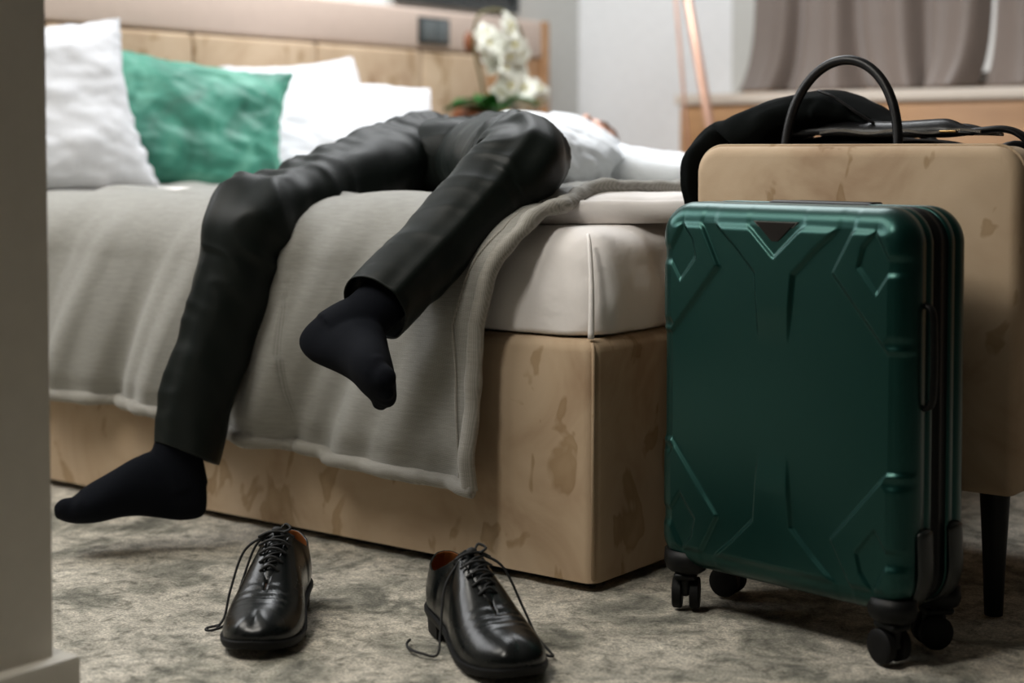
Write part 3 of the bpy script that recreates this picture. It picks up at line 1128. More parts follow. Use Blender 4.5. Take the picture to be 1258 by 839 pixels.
    for s_, e_, w_ in ((SH2, EL2, WR2), (SH1, EL1, WR1)):
        limb(gs, [row(s_ - nrm(e_ - s_) * 0.07, 0.060, 0.06, up), row(s_, 0.060, 0.066, up), row(lerp(s_, e_, 0.5), 0.044, 0.060, up), row(e_, 0.038, 0.052, up), row(lerp(e_, w_, 0.45), 0.036, 0.048, up), row(lerp(e_, w_, 0.86), 0.036, 0.038, up), row(lerp(e_, w_, 0.95), 0.033, 0.035, up)], 70, 36, 0,
             lambda s, th, q: 0.006 * nz(math.cos(th) * 2 + s * 16, math.sin(th) * 2, s * 9) + 0.004 * ridge(nz(math.cos(th) * 2 + s * 30, math.sin(th) * 2, 1)))
    gs.build('shirt', 'shirt', body, merge=False)
    gc = Geo()
    ctr = NECK + ax * 0.005
    ring = [ctr + side * 0.064 * math.cos(t) + upv * 0.064 * math.sin(t) for t in np.linspace(R(100), R(440), 40)]
    P = [[p + ax * q + (p - ctr) * w for q, w in ((-0.02, 0.10), (0.02, 0.0), (0.024, 0.06), (-0.015, 0.28))] for p in ring]
    gc.grid(P)
    gc.build('collar', 'shirt', body)

    # socks
    for A_, B_, K_, AN, sgn in ((A1, B1, KNEE1, ANK1, 1), (A2, B2, KNEE2, ANK2, -1)):
        gk = Geo()
        C = crom(FOOT, 34)
        rings = []
        for x, b0, t0, w0 in C:
            w0 = max(w0, 0.004) * 1.16
            t0 = b0 + (t0 - b0) * (1.20 + 0.22 * float(sstep(0.0, 0.08, x)))
            c = np.array([x, 0, (b0 + t0) / 2]); hz = max(0.004, (t0 - b0) / 2)
            rg = []
            for t in np.linspace(0, 2 * math.pi, 32, endpoint=False):
                cc, ss = math.cos(t), math.sin(t)
                e = 0.86
                py = w0 * math.copysign(abs(cc) ** e, cc)
                # instep ridge on the medial side
                pz = hz * math.copysign(abs(ss) ** e, ss)
                py *= 1 - 0.30 * max(0, ss) * (hz > 0.03)
                py += sgn * 0.006 * max(0, ss) * sstep(0.0, 0.12, x)
                py += sgn * 0.006 * sstep(0.05, 0.13, x)
                rg.append(A_ @ (c + np.array([0, py, pz])) + B_)
            rings.append(rg)
        gk.loft(rings)
        sca = np.linalg.norm(A_[:, 0])
        for tx, ty, tz, tr_, tl_ in ((0.186, 0.028, 0.028, 0.0205, 0.028), (0.188, 0.006, 0.018, 0.0145, 0.023), (0.180, -0.010, 0.016, 0.013, 0.020), (0.168, -0.024, 0.015, 0.012, 0.018), (0.155, -0.036, 0.014, 0.012, 0.017)):
            p0 = A_ @ np.array([tx - tl_, ty * sgn, tz]) + B_
            p1 = A_ @ np.array([tx + tl_ * 0.45, ty * sgn, tz]) + B_
            gk.tube(crom([p0, lerp(p0, p1, 0.5), p1], 8), [tr_, tr_, tr_, tr_ * 0.98, tr_ * 0.95, tr_ * 0.85, tr_ * 0.65, tr_ * 0.3], 14)
        # ankle and leg of the sock
        dd = nrm(K_ - AN)
        ax_ = AN - A_ @ np.array([0.0, 0, 0.045]) / sca * 1.0
        p = [A_ @ np.array([-0.018, 0, 0.055]) + B_, A_ @ np.array([-0.012, 0, 0.088]) + B_, AN + dd * 0.035, AN + dd * 0.10, AN + dd * 0.20]
        C2 = crom([[*q, r] for q, r in zip(p, (0.044, 0.043, 0.0405, 0.041, 0.046))], 24)
        gk.tube(C2[:, :3], C2[:, 3], 28, flat=1.12, up=A_[:, 1])
        # malleolus bumps and the heel pad
        for sy in (-1, 1):
            q = A_ @ np.array([-0.004, sy * 0.028, 0.078]) + B_
            gk.ell(q, 0.012, 0.012, 0.012, 14, 10)
        sk = gk.build('sock', 'sock', body, merge=False)
        evaluate(sk, [('REMESH', {'mode': 'VOXEL', 'voxel_size': 0.0034}), ('SMOOTH', {'factor': 0.5, 'iterations': 9})])
    gz = None

# x, bottom, top, half width of the foot along its length
FOOT = [(-0.0635, 0.022, 0.046, 0.010), (-0.060, 0.010, 0.062, 0.020), (-0.048, 0.003, 0.090, 0.031), (-0.025, 0.000, 0.098, 0.034), (0.0, 0.002, 0.104, 0.034),
        (0.03, 0.007, 0.099, 0.038), (0.06, 0.010, 0.085, 0.041), (0.09, 0.008, 0.071, 0.044), (0.12, 0.002, 0.057, 0.047), (0.145, 0.000, 0.046, 0.047), (0.165, 0.001, 0.034, 0.041), (0.180, 0.004, 0.029, 0.031), (0.188, 0.008, 0.024, 0.020)]
build_person()

# ------------------------------------------------------------------ suitcase
def poly_sd(x, z, poly):
    """signed distance to polygon, positive inside"""
    P = np.asarray(poly, float)
    d = np.full(x.shape, 1e9)
    inside = np.zeros(x.shape, bool)
    n = len(P)
    for i in range(n):
        a, b = P[i], P[(i + 1) % n]
        e = b - a
        wx, wz = x - a[0], z - a[1]
        t = np.clip((wx * e[0] + wz * e[1]) / (e @ e), 0, 1)
        d = np.minimum(d, np.hypot(wx - e[0] * t, wz - e[1] * t))
        c = (a[1] > z) != (b[1] > z)
        with np.errstate(divide='ignore', invalid='ignore'):
            xi = a[0] + (z - a[1]) * e[0] / (e[1] if e[1] != 0 else 1e-9)
        inside ^= c & (x < xi)
    return np.where(inside, d, -d)

def suitcase():
    root = empty('suitcase', (0.358, 0.038, 0.0), R(-9))
    tag(root, 'dark green hard-shell suitcase with angular ridges standing on wheels by the bed corner', 'suitcase')
    W, Z0, Z1, RC = 0.223, 0.070, 0.632, 0.052
    zc = (Z0 + Z1) / 2; H = (Z1 - Z0) / 2
    def outline(inset, n=760):
        rc = max(0.004, RC - inset)
        w, h = W - inset, H - inset
        # arc-length parametrisation of the full outline, always the same parameters
        w0, h0 = W - RC, H - RC
        segs = [2 * h0, RC * math.pi / 2, 2 * w0, RC * math.pi / 2, 2 * h0, RC * math.pi / 2, 2 * w0, RC * math.pi / 2]
        tot = sum(segs)
        out = []
        for i in range(n):
            s = tot * i / n
            k = 0
            while s > segs[k]:
                s -= segs[k]; k += 1
            f = s / segs[k]
            a = f * math.pi / 2
            cw, ch = w - rc, h - rc
            if k == 0: p = (w, -ch + 2 * ch * f)
            elif k == 1: p = (cw + rc * math.cos(a), ch + rc * math.sin(a))
            elif k == 2: p = (cw - 2 * cw * f, h)
            elif k == 3: p = (-cw - rc * math.sin(a), ch + rc * math.cos(a))
            elif k == 4: p = (-w, ch - 2 * ch * f)
            elif k == 5: p = (-cw - rc * math.cos(a), -ch - rc * math.sin(a))
            elif k == 6: p = (-cw + 2 * cw * f, -h)
            else: p = (cw + rc * math.sin(a), -ch - rc * math.cos(a))
            out.append(p)
        return np.array(out)
    Ypoly = [(-0.128, 0.30), (-0.128, 0.266), (-0.071, 0.218), (-0.034, 0.182), (-0.026, 0.08), (-0.013, 0.0), (0.013, 0.0), (0.026, 0.08), (0.034, 0.182), (0.071, 0.218), (0.128, 0.266), (0.128, 0.30)]
    Vin = [(-0.075, 0.30), (-0.062, 0.262), (0.0, 0.205), (0.062, 0.262), (0.075, 0.30)]
    Chev = [(-0.30, 0.30), (-0.150, 0.275), (-0.102, 0.188), (-0.196, 0.080), (-0.30, -0.02)]
    Dia = [(-0.172, 0.250), (-0.152, 0.226), (-0.145, 0.199), (-0.175, 0.163), (-0.200, 0.200)]
    def relief(x, z):
        zz = np.abs(z - zc)
        xa = -np.abs(x)
        st = 0.0030
        up_ = z > zc
        h = 0.0055 * sstep(-st, st, poly_sd(x, zz, Ypoly)) * sstep(0.075, 0.14, zz)
        h = h - 0.0050 * sstep(-st, st, poly_sd(x, zz, Vin)) * up_
        h = h + 0.0060 * sstep(-st, st, poly_sd(xa, zz, Chev))
        h = h - 0.0042 * sstep(-st, st, poly_sd(xa, zz, Dia))
        # narrow darts on the edge below the chevrons
        h = h * (1 - sstep(H - 0.040, H - 0.026, zz))
        Dart = [(-0.23, 0.135), (-0.20, 0.112), (-0.188, 0.095), (-0.200, 0.080), (-0.23, 0.05)]
        h = h - 0.003 * sstep(-st, st, poly_sd(xa, zz, Dart))
        return h
    FR = 0.030
    D = 0.088
    YS = 0.86
    def shell(front):
        g = Geo()
        rows = []
        inner = outline(FR)
        sg = -1 if front else 1
        # face
        for s in np.concatenate([np.linspace(0.02, 1.0, 120)]):
            p = inner * s
            x, z = p[:, 0], p[:, 1] + zc
            bul = 0.006 * (1 - (x / W) ** 2) * (1 - ((z - zc) / H) ** 2)
            r = relief(x, z) if front else 0.004 * (np.abs(x) < 0.06) * 0
            rows.append(np.stack([x, sg * (D - 0.008 + bul + r), z], 1))
        off = relief(inner[:, 0], inner[:, 1] + zc) if front else 0 * inner[:, 0]
        for k in range(1, 15):
            a = math.pi / 2 * k / 14
            o_ = outline(FR * (1 - math.sin(a)))
            q = off * math.cos(a) ** 0.6 if k < 14 else off * 0
            rows.append(np.stack([o_[:, 0], sg * (D - 0.008 - FR * (1 - math.cos(a)) + q), o_[:, 1] + zc], 1))
        for y, ins in ((0.057, 0.0), (0.046, 0.0), (0.0445, 0.0020), (0.040, 0.0020), (0.0385, 0.0), (0.030, 0.0), (0.025, 0.0), (0.0235, 0.0025)):
            o_ = outline(ins)
            rows.append(np.stack([o_[:, 0], np.full(len(o_), sg * y * YS), o_[:, 1] + zc], 1))
        P = np.array(rows)
        if not front:
            P = P[:, ::-1]
        g.grid(P, cv=True)
        # centre fan
        c = P[0].mean(0)
        k = len(g.v)
        g.v.append(tuple(c))
        m = P.shape[1]
        for j in range(m):
            g.f.append((k, (j + 1) % m, j)); g.m.append(0)
        o = g.build('front_shell' if front else 'rear_shell', 'shell', root, merge=False)
        return o
    shell(True); shell(False)
    # zip band and its bead
    g = Geo()
    rows = []
    for y, ins in ((-0.0225, 0.004), (-0.020, 0.0025), (-0.005, 0.0025), (-0.004, 0.0005), (0.004, 0.0005), (0.005, 0.0025), (0.020, 0.0025), (0.0225, 0.004)):
        o_ = outline(ins, 360)
        rows.append(np.stack([o_[:, 0], np.full(len(o_), y), o_[:, 1] + zc], 1))
    g.grid(np.array(rows), cv=True)
    g.build('zip_band', 'plastic', root)
    # badge
    def tri(y0, y1, s, cz=0.596):
        pts = [(-0.037, 0.011), (0.037, 0.011), (0.006, -0.018), (-0.006, -0.018)]
        v = [(x * s, y0, cz + z * s) for x, z in pts] + [(x * s, y1, cz + z * s) for x, z in pts]
        f = [(0, 1, 2, 3), (7, 6, 5, 4)] + [(i, (i + 1) % 4, 4 + (i + 1) % 4, 4 + i) for i in range(4)]
        return v, f
    g = Geo(); g.add(*tri(-0.0815, -0.070, 1.08)); g.build('badge_rim', 'badge_rim', root, smooth=False)
    g = Geo(); g.add(*tri(-0.0835, -0.070, 0.93)); g.build('badge', 'badge', root, smooth=False)
    # side handle on the right edge, top handle
    g = Geo()
    g.tube(crom([(W - 0.004, -0.038, 0.355), (W + 0.010, -0.038, 0.365), (W + 0.013, -0.038, 0.40), (W + 0.013, -0.038, 0.45), (W + 0.010, -0.038, 0.49), (W - 0.004, -0.038, 0.50)], 30), 0.007, 12, flat=0.6, up=(0, 1, 0))
    g.build('side_handle', 'plastic', root)
    g = Geo()
    g.tube(crom([(-0.09, 0.03, Z1 - 0.004), (-0.08, 0.03, Z1 - 0.003), (-0.04, 0.03, Z1 - 0.003), (0.04, 0.03, Z1 - 0.003), (0.08, 0.03, Z1 - 0.003), (0.09, 0.03, Z1 - 0.004)], 30), 0.011, 12, flat=0.55, up=(0, 1, 0))
    g.build('top_handle', 'plastic', root)
    # telescopic handle cup at the back
    g = Geo(); g.box(-0.075, 0.075, 0.052, 0.080, Z1 - 0.012, Z1 + 0.002, 0.003)
    g.build('telescopic_grip', 'plastic', root)
    # corner guards on the lower side corners
    for sx in (-1, 1):
        for sy in (-1, 1):
            g = Geo()
            yy = sy * 0.038
            path = crom([(sx * (W + 0.0015), yy, 0.19), (sx * (W + 0.003), yy, 0.16), (sx * (W + 0.003), yy, 0.12), (sx * (W - 0.012), yy, 0.086), (sx * (W - 0.045), yy, 0.068)], 22)
            g.tube(path, np.concatenate([[0.010], np.full(20, 0.0185), [0.012]]), 12, flat=0.30, up=(0, 1, 0))
            g.build('corner_guard', 'grey_plastic', root)
    # underside frame and wheels
    for sx in (-1, 1):
        for sy in (-1, 1):
            cx, cy = sx * 0.186, sy * 0.056
            g = Geo()
            rings = []
            for z, r in ((0.094, 0.036), (0.074, 0.037), (0.064, 0.033), (0.058, 0.024)):
                rings.append([(cx + r * math.cos(t), cy + r * 0.8 * math.sin(t), z) for t in np.linspace(0, 2 * math.pi, 24, endpoint=False)])
            g.loft(rings)
            hsg = g.build('wheel_housing', 'plastic', root)
            g = Geo()
            ang = R(20 * sx + 35 * sy)
            Mw = Matrix.Translation((cx, cy, 0)) @ Matrix.Rotation(ang, 4, 'Z')
            g.box(-0.020, 0.014, -0.006, 0.006, 0.022, 0.062, 0.004, 2, Mw)
            g.box(-0.022, 0.022, -0.018, 0.018, 0.048, 0.060, 0.006, 2, Mw)
            g.build('wheel_fork', 'plastic', root)
            for wy in (-0.0135, 0.0135):
                g = Geo()
                rings = []
                for dy, r in ((-0.0075, 0.012), (-0.0075, 0.022), (-0.0055, 0.0245), (0.0055, 0.0245), (0.0075, 0.022), (0.0075, 0.012)):
                    rings.append([Mw @ Vector((-0.006 + r * math.cos(t), wy + dy, 0.0245 + r * math.sin(t))) for t in np.linspace(0, 2 * math.pi, 26, endpoint=False)])
                g.loft(rings)
                g.build('wheel', 'rubber', root, angle=50)
suitcase()

# ------------------------------------------------------------------ chair at the foot of the bed
def chair():
    root = empty('armless_chair', (0.335, 0.50, 0))
    tag(root, 'beige velvet chair seen from behind, black bag on its seat, behind the suitcase', 'chair')
    x0, x1 = 0.058, 0.612
    g = Geo()
    def prof(inset):
        pts = []
        rc = 0.045
        for cx, cz, a0 in ((x1 - rc, 0.717 - rc, 0), (x0 + rc, 0.717 - rc, 90)):
            for k in range(13):
                a = R(a0 + 90 * k / 12)
                pts.append((cx + (rc - inset) * math.cos(a), cz + (rc - inset) * math.sin(a)))
        rb = 0.02
        for cx, cz, a0 in ((x0 + rb, 0.194 + rb, 180), (x1 - rb, 0.194 + rb, 270)):
            for k in range(7):
                a = R(a0 + 90 * k / 6)
                pts.append((cx + (rb - inset) * math.cos(a), cz + (rb - inset) * math.sin(a)))
        return pts
    rings = []
    for y, ins in ((0.222, 0.019), (0.215, 0.012), (0.211, 0.006), (0.210, 0.0)):
        pass
    for k in range(6):
        a = R(90 * k / 5)
        rings.append([(x, 0.228 - 0.018 * math.cos(a) + 0, z) for x, z in prof(0.018 * (1 - math.sin(a)))])
    for k in range(6):
        a = R(90 * k / 5)
        rings.append([(x, 0.292 + 0.018 * math.sin(a), z) for x, z in prof(0.018 * (1 - math.cos(a)))])
    g.loft(rings)
    rel(g.build('backrest', 'velvet', angle=60), root)
    rel(boxo('seat_base', 'velvet', x0 + 0.01, x1 - 0.01, 0.305, 0.76, 0.20, 0.34, r=0.02, seg=3), root)
    rel(boxo('seat_cushion', 'velvet', x0 + 0.006, x1 - 0.006, 0.308, 0.775, 0.342, 0.45, r=0.035, seg=4), root)
    g = Geo()
    pr_ = prof(-0.001)
    g.tube([(x, 0.231, z) for x, z in pr_[:26]], 0.003, 6)
    rel(g.build('piping', 'velvet'), root)
    for lx in (x0 + 0.07, x1 - 0.055):
        for ly in (0.27, 0.70):
            g = Geo()
            g.loft([[(lx + r * math.cos(t), ly + r * math.sin(t), z) for t in np.linspace(0, 2 * math.pi, 16, endpoint=False)] for z, r in ((0.0, 0.014), (0.10, 0.018), (0.21, 0.024))])
            rel(g.build('leg', 'plastic', angle=50), root)
chair()

# ------------------------------------------------------------------ holdall on the chair
def holdall():
    root = empty('holdall', (0.33, 0.48, 0.452))
    tag(root, 'black leather holdall with an arched handle and zip on the velvet chair', 'bag')
    g = Geo()
    rings = []
    N = 40
    for i in range(N + 1):
        u = i / N
        x = 0.075 + 0.475 * u
        e = math.sin(math.pi * min(1, max(0, (u * 0.96 + 0.02)))) ** 0.28
        # top line sinks toward the middle-right and lifts into a roll at the right end
        top = 0.735 + 0.006 * math.sin(u * 7) - 0.012 * math.exp(-((u - 0.80) / 0.09) ** 2) + 0.008 * math.exp(-((u - 0.93) / 0.05) ** 2)
        top = 0.452 + (top - 0.452) * (0.80 + 0.20 * e)
        ring = []
        hw = 0.118 * e
        for k in range(40):
            t = 2 * math.pi * k / 40
            c, s = math.cos(t), math.sin(t)
            n = 0.55
            py = 0.47 + hw * math.copysign(abs(c) ** n, c) * (1 - 0.25 * max(0, s))
            pz = (0.454 + top) / 2 + (top - 0.454) / 2 * math.copysign(abs(s) ** 0.6, s)
            ring.append((x + 0.0, py + 0.005 * nz(x * 8, t, 2), pz + 0.003 * nz(x * 14, t * 2, 5) * (s > 0)))
        rings.append(ring)
    g.loft(rings)
    rel(g.build('body', 'bag'), root)
    # leather top panels with raised lip, zip teeth between them
    g = Geo()
    for ys, sg in ((0.425, -1), (0.505, 1)):
        P = []
        for i in range(41):
            u = i / 40
            x = 0.13 + 0.335 * u
            lift = 0.018 * (1 - sstep(0.82, 1.0, u)) * (1 if sg < 0 else 0.6)
            z = 0.741 + 0.002 * math.sin(u * 9)
            P.append([(x, ys + sg * 0.028, z - 0.006), (x, ys + sg * 0.012, z + lift * 0.7), (x, ys, z + lift), (x, ys - sg * 0.006, z + lift - 0.002), (x, ys - sg * 0.010, z)])
        g.grid(P)
    o = rel(g.build('top_flap', 'bag'), root)
    evaluate(o, [('SOLIDIFY', {'thickness': 0.004, 'offset': 0.0})])
    gz_ = Geo()
    for k in range(110):
        x = 0.20 + 0.28 * k / 109
        z = 0.7395 + 0.0025 * math.sin(x * 60)
        gz_.box(x - 0.0008, x + 0.0008, 0.386, 0.391, z, z + 0.004)
    oz = rel(gz_.build('zip', 'silver', smooth=False), root)
    oz['kind'] = 'stuff'
    g = Geo(); g.box(0.418, 0.446, 0.372, 0.384, 0.739, 0.7425, 0.001)
    rel(g.build('zip_pull', 'brass'), root)
    # arched handle toward the camera, a second one folded down behind
    def arch(y, lean, hgt, name, x0=0.162, x1=0.366, zb=0.70):
        pts = []
        cx, hw = (x0 + x1) / 2, (x1 - x0) / 2
        for k in range(41):
            a = math.pi * k / 40
            px = cx - hw * math.cos(a) * (1 - 0.06 * math.sin(a))
            q = math.sin(a) ** 0.80
            pts.append((px + 0.012 * (1 - q) * 0, y + lean * q, zb + hgt * q))
        pts = [(x0 - 0.001, y, zb - 0.10)] + pts + [(x1 + 0.004, y, zb - 0.10)]
        gg = Geo()
        gg.tube(pts, 0.0082, 14)
        rel(gg.build(name, 'bag'), root)
    arch(0.330, 0.02, 0.160, 'handle')
    arch(0.585, 0.0, 0.045, 'handle', 0.19, 0.33)
    for x in (0.161, 0.368):
        gt_ = Geo(); gt_.box(x - 0.013, x + 0.013, 0.322, 0.346, 0.56, 0.705, 0.004)
        rel(gt_.build('handle_tab', 'bag'), root)
    # shoulder strap end rolling over the right end
    g = Geo()
    g.tube(crom([(0.33, 0.44, 0.742), (0.40, 0.43, 0.737), (0.46, 0.43, 0.742), (0.505, 0.44, 0.744), (0.535, 0.445, 0.728), (0.560, 0.45, 0.690)], 30), 0.017, 12, flat=0.35, up=(0, 1, 0))
    rel(g.build('strap', 'bag'), root)
holdall()

# ------------------------------------------------------------------ jacket thrown over the bag and the chair's corner
def jacket():
    g = Geo()
    ridge_pts = [  # x, y, z of the crest from the hanging left end to the tapering right end, half width y, underside z
        (0.020, 0.300, 0.565, 0.050, 0.545), (0.012, 0.305, 0.630, 0.075, 0.560), (0.012, 0.325, 0.700, 0.100, 0.590),
        (0.030, 0.385, 0.757, 0.110, 0.660), (0.070, 0.43, 0.786, 0.110, 0.700), (0.115, 0.455, 0.805, 0.105, 0.735), (0.160, 0.475, 0.815, 0.100, 0.740), (0.200, 0.48, 0.812, 0.095, 0.744), (0.240, 0.49, 0.793, 0.085, 0.744), (0.275, 0.49, 0.768, 0.070, 0.744), (0.300, 0.49, 0.750, 0.05, 0.742)]
    C = crom(ridge_pts, 70)
    rings = []
    for i, (x, y, z, hw, zb) in enumerate(C):
        t_ = np.gradient(C[:, :3], axis=0)[i]
        t_ = nrm([t_[0], 0, t_[2]])
        nrmv = np.array([-t_[2], 0, t_[0]])
        if nrmv[2] < 0 and i > 20:
            nrmv = -nrmv
        hh = max(0.012, (z - zb)) / 2 if i > 22 else 0.016 + 0.0004 * i
        c = np.array([x, y, z]) - nrmv * hh
        ring = []
        for k in range(44):
            a = 2 * math.pi * k / 44
            ca, sa = math.cos(a), math.sin(a)
            w = 1 + 0.10 * nz(i * 0.11, ca * 2, sa * 2) + 0.06 * nz(i * 0.3, ca * 5, 7)
            ring.append(c + np.array([0, 1, 0]) * hw * math.copysign(abs(ca) ** 0.9, ca) * w + nrmv * hh * math.copysign(abs(sa) ** 0.8, sa) * (1 + 0.12 * nz(i * 0.2, a, 3)))
        rings.append(ring)
    g.loft(rings)
    # a sleeve lying along the front of the heap
    g.tube(crom([(0.32, 0.46, 0.742), (0.28, 0.44, 0.752), (0.22, 0.43, 0.772), (0.16, 0.43, 0.778), (0.10, 0.42, 0.762)], 34), np.linspace(0.012, 0.026, 34), 16, flat=0.6)
    o = g.build('jacket', 'jacket', merge=False)
    tag(o, 'black jacket heaped on the holdall and hanging over the left corner of the chair', 'jacket')
    # a lapel edge with a faint shine
    g = Geo()
    g.tube(crom([(0.190, 0.400, 0.812), (0.220, 0.400, 0.800), (0.255, 0.405, 0.776), (0.285, 0.415, 0.756)], 20), 0.005, 8, flat=0.5)
    g.build('lapel', 'bag', o)
jacket()

# ------------------------------------------------------------------ shoes
def shoe(loc, rz, label, side, lace_paths):
    root = empty('dress_shoe', loc, rz)
    tag(root, label, 'shoe', 'black leather lace-up shoes on the carpet')
    root.scale = (1.04, 1.06, 1.13)
    # half outline from toe tip to heel back (feather edge) and the matching upper line
    F = [(0.152, 0.000, 0.021), (0.150, 0.016, 0.020), (0.140, 0.031, 0.018), (0.118, 0.044, 0.015), (0.090, 0.051, 0.013), (0.055, 0.052, 0.013), (0.015, 0.046, 0.017), (-0.030, 0.038, 0.024), (-0.075, 0.036, 0.029), (-0.112, 0.034, 0.031), (-0.138, 0.024, 0.032), (-0.148, 0.010, 0.032), (-0.150, 0.0, 0.032)]
    T = [(0.132, 0.000, 0.045), (0.126, 0.000, 0.048), (0.112, 0.000, 0.052), (0.090, 0.000, 0.056), (0.066, 0.000, 0.063), (0.042, 0.0022, 0.074), (0.010, 0.009, 0.092), (-0.030, 0.017, 0.112), (-0.060, 0.029, 0.098), (-0.090, 0.034, 0.086), (-0.118, 0.029, 0.089), (-0.136, 0.014, 0.097), (-0.140, 0.0, 0.099)]
    n = 84
    Fd, Td = crom(F, n), crom(T, n)
    Td[:, 1] = np.maximum(Td[:, 1], 0)
    K = 22
    def half(sgn):
        P = []
        for i in range(n):
            f, t = Fd[i], Td[i]
            hgt = t[2] - f[2]
            d = f[:2] - t[:2]
            dist = np.linalg.norm(d)
            w = min(1.0, dist / 0.035)
            out = d / (dist + 1e-6)
            if i > n * 0.66:
                out = nrm(np.array([Fd[i][0] + 0.08 if f[0] < -0.10 else 0.0, f[1] + 1e-5])) if f[0] < -0.10 else np.array([0, 1.0])
            p1 = np.array([*(f[:2] + out * 0.007), f[2] + hgt * 0.50])
            p2 = np.array([*(t[:2] + d * 0.62 * w), t[2] - hgt * (0.30 - 0.24 * w)])
            row_ = []
            for k in range(K + 1):
                s = k / K
                q = (1 - s) ** 3 * f + 3 * (1 - s) ** 2 * s * p1 + 3 * (1 - s) * s * s * p2 + s ** 3 * t
                x, y, z = q
                # bending creases across the vamp
                cr = math.exp(-((x - 0.066) / 0.022) ** 2) * sstep(0.35, 0.8, s)
                z += -0.0022 * cr * max(0, math.sin(x * 420 + y * 60))
                # toe-cap seam
                row_.append((x, y * sgn, z))
            P.append(row_)
        return P
    g = Geo()
    for sgn in (1, -1):
        P = half(sgn)
        g.grid(P if sgn > 0 else P[::-1])
    g.mi = 0
    up_ = g.build('upper', 'shoe', root, mats=['shoe', 'tan'])
    bm = bmesh.new(); bm.from_mesh(up_.data)
    bmesh.ops.remove_doubles(bm, verts=bm.verts[:], dist=2e-4)
    bmesh.ops.recalc_face_normals(bm, faces=bm.faces[:])
    c = sum((f.normal.dot((f.calc_center_median() - Vector((0, 0, 0.04)))) for f in bm.faces))
    if c < 0:
        bmesh.ops.reverse_faces(bm, faces=bm.faces[:])
    bm.to_mesh(up_.data); bm.free()
    evaluate(up_, [('SOLIDIFY', {'thickness': 0.0028, 'offset': -1.0, 'material_offset': 1, 'material_offset_rim': 0})])
    # tongue
    g = Geo()
    P = []
    for i in range(16):
        u = i / 15
        x = 0.046 - 0.088 * u
        z = 0.069 + 0.050 * u + 0.004 * math.sin(u * 3)
        w = 0.010 + 0.013 * u
        P.append([(x, w * v, z - 0.010 * v * v * (0.5 + u) ) for v in np.linspace(-1, 1, 9)])
    g.grid(P)
    o = g.build('tongue', 'shoe', root)
    evaluate(o, [('SOLIDIFY', {'thickness': 0.004, 'offset': 0.0})])
    # insole
    g = Geo()
    rows_ = []
    for s in (0.0, 0.5, 0.92):
        rr = [(Fd[i][0] * (0.96 if s else 0.0) * 1.0, Fd[i][1] * s, Fd[i][2] + 0.004) for i in range(n)]
        rows_.append([((Fd[i][0]) * 0.965, Fd[i][1] * s, Fd[i][2] + 0.004) for i in range(n)])
    g.grid(rows_)
    g.grid([[(x, -y, z) for x, y, z in r] for r in rows_])
    g.build('insole', 'tan', root)
    # sole with welt, and heel
    def sole_ring(off, dz, zfun):
        out = []
        pts = [Fd[i] for i in range(n)] + [Fd[i] * np.array([1, -1, 1]) for i in range(n - 2, 0, -1)]
        c = np.array([0.0, 0, 0])
        for p in pts:
            d = np.array([p[0] if abs(p[0]) > 0.09 else p[0] * 0.2, p[1], 0])
            dn = d / (np.linalg.norm(d) + 1e-6)
            if abs(p[0]) > 0.10:
                q = np.array([(p[0] - math.copysign(0.10, p[0])), p[1], 0]); dn = q / (np.linalg.norm(q) + 1e-6)
            else:
                dn = np.array([0, math.copysign(1, p[1]), 0])
            out.append((p[0] + dn[0] * off, p[1] + dn[1] * off, zfun(p) + dz))
        return out
    g = Geo()
    zt = lambda p: p[2] + 0.0015
    zb = lambda p: p[2] - 0.009
    g.loft([sole_ring(0.0015, 0, zt), sole_ring(0.0045, -0.001, zt), sole_ring(0.0045, -0.0055, zt), sole_ring(0.002, 0.0, zb)])
    g.build('sole', 'rubber', root, angle=50)
    g = Geo()
    hp_ = [p for p in Fd if p[0] < -0.072]
    pts = [(p[0], p[1]) for p in hp_]
    pts = pts + [(x, -y) for x, y in pts[::-1]]
    rings = []
    for z, s in ((0.0, 0.95), (0.004, 0.97), (0.012, 0.97), (0.0125, 0.985), (0.024, 1.0)):
        rings.append([(-0.11 + (x + 0.11) * s, y * s, z) for x, y in pts])
    g.loft(rings)
    g.build('heel', 'rubber', root, angle=40)
    # toe-cap seam and facing stitch seams
    # laces across the facings
    g = Geo()
    for k in range(5):
        u = k / 4
        x = 0.030 - 0.056 * u
        yw = 0.0075 + 0.0125 * u
        z = 0.0830 + 0.0325 * u
        g.tube(crom([(x - 0.001, yw + 0.006, z - 0.0035), (x, yw * 0.5, z + 0.004), (x + 0.001, -yw * 0.5, z + 0.004), (x - 0.001, -yw - 0.006, z - 0.0035)], 14), 0.0019, 8)
        if k < 4:
            x2 = x - 0.014; yw2 = yw + 0.003; z2 = z + 0.008
            g.tube([(x, -yw, z), ((x + x2) / 2, 0, (z + z2) / 2 + 0.003), (x2, yw2, z2)], 0.0016, 6)
    g.build('lacing', 'lace', root)
    for pth in lace_paths:
        g = Geo()
        g.tube(crom(pth, 44), 0.0018, 8)
        g.build('lace', 'lace', root)
    # knot at the top of the lacing
    g = Geo()
    g.ell((-0.030, 0.000, 0.121), 0.006, 0.008, 0.005, 12, 8)
    g.tube(crom([(-0.030, 0.004, 0.121), (-0.036, 0.012, 0.128), (-0.028, 0.020, 0.124), (-0.024, 0.010, 0.119)], 16), 0.0018, 6)
    g.build('lace_knot', 'lace', root)
    return root

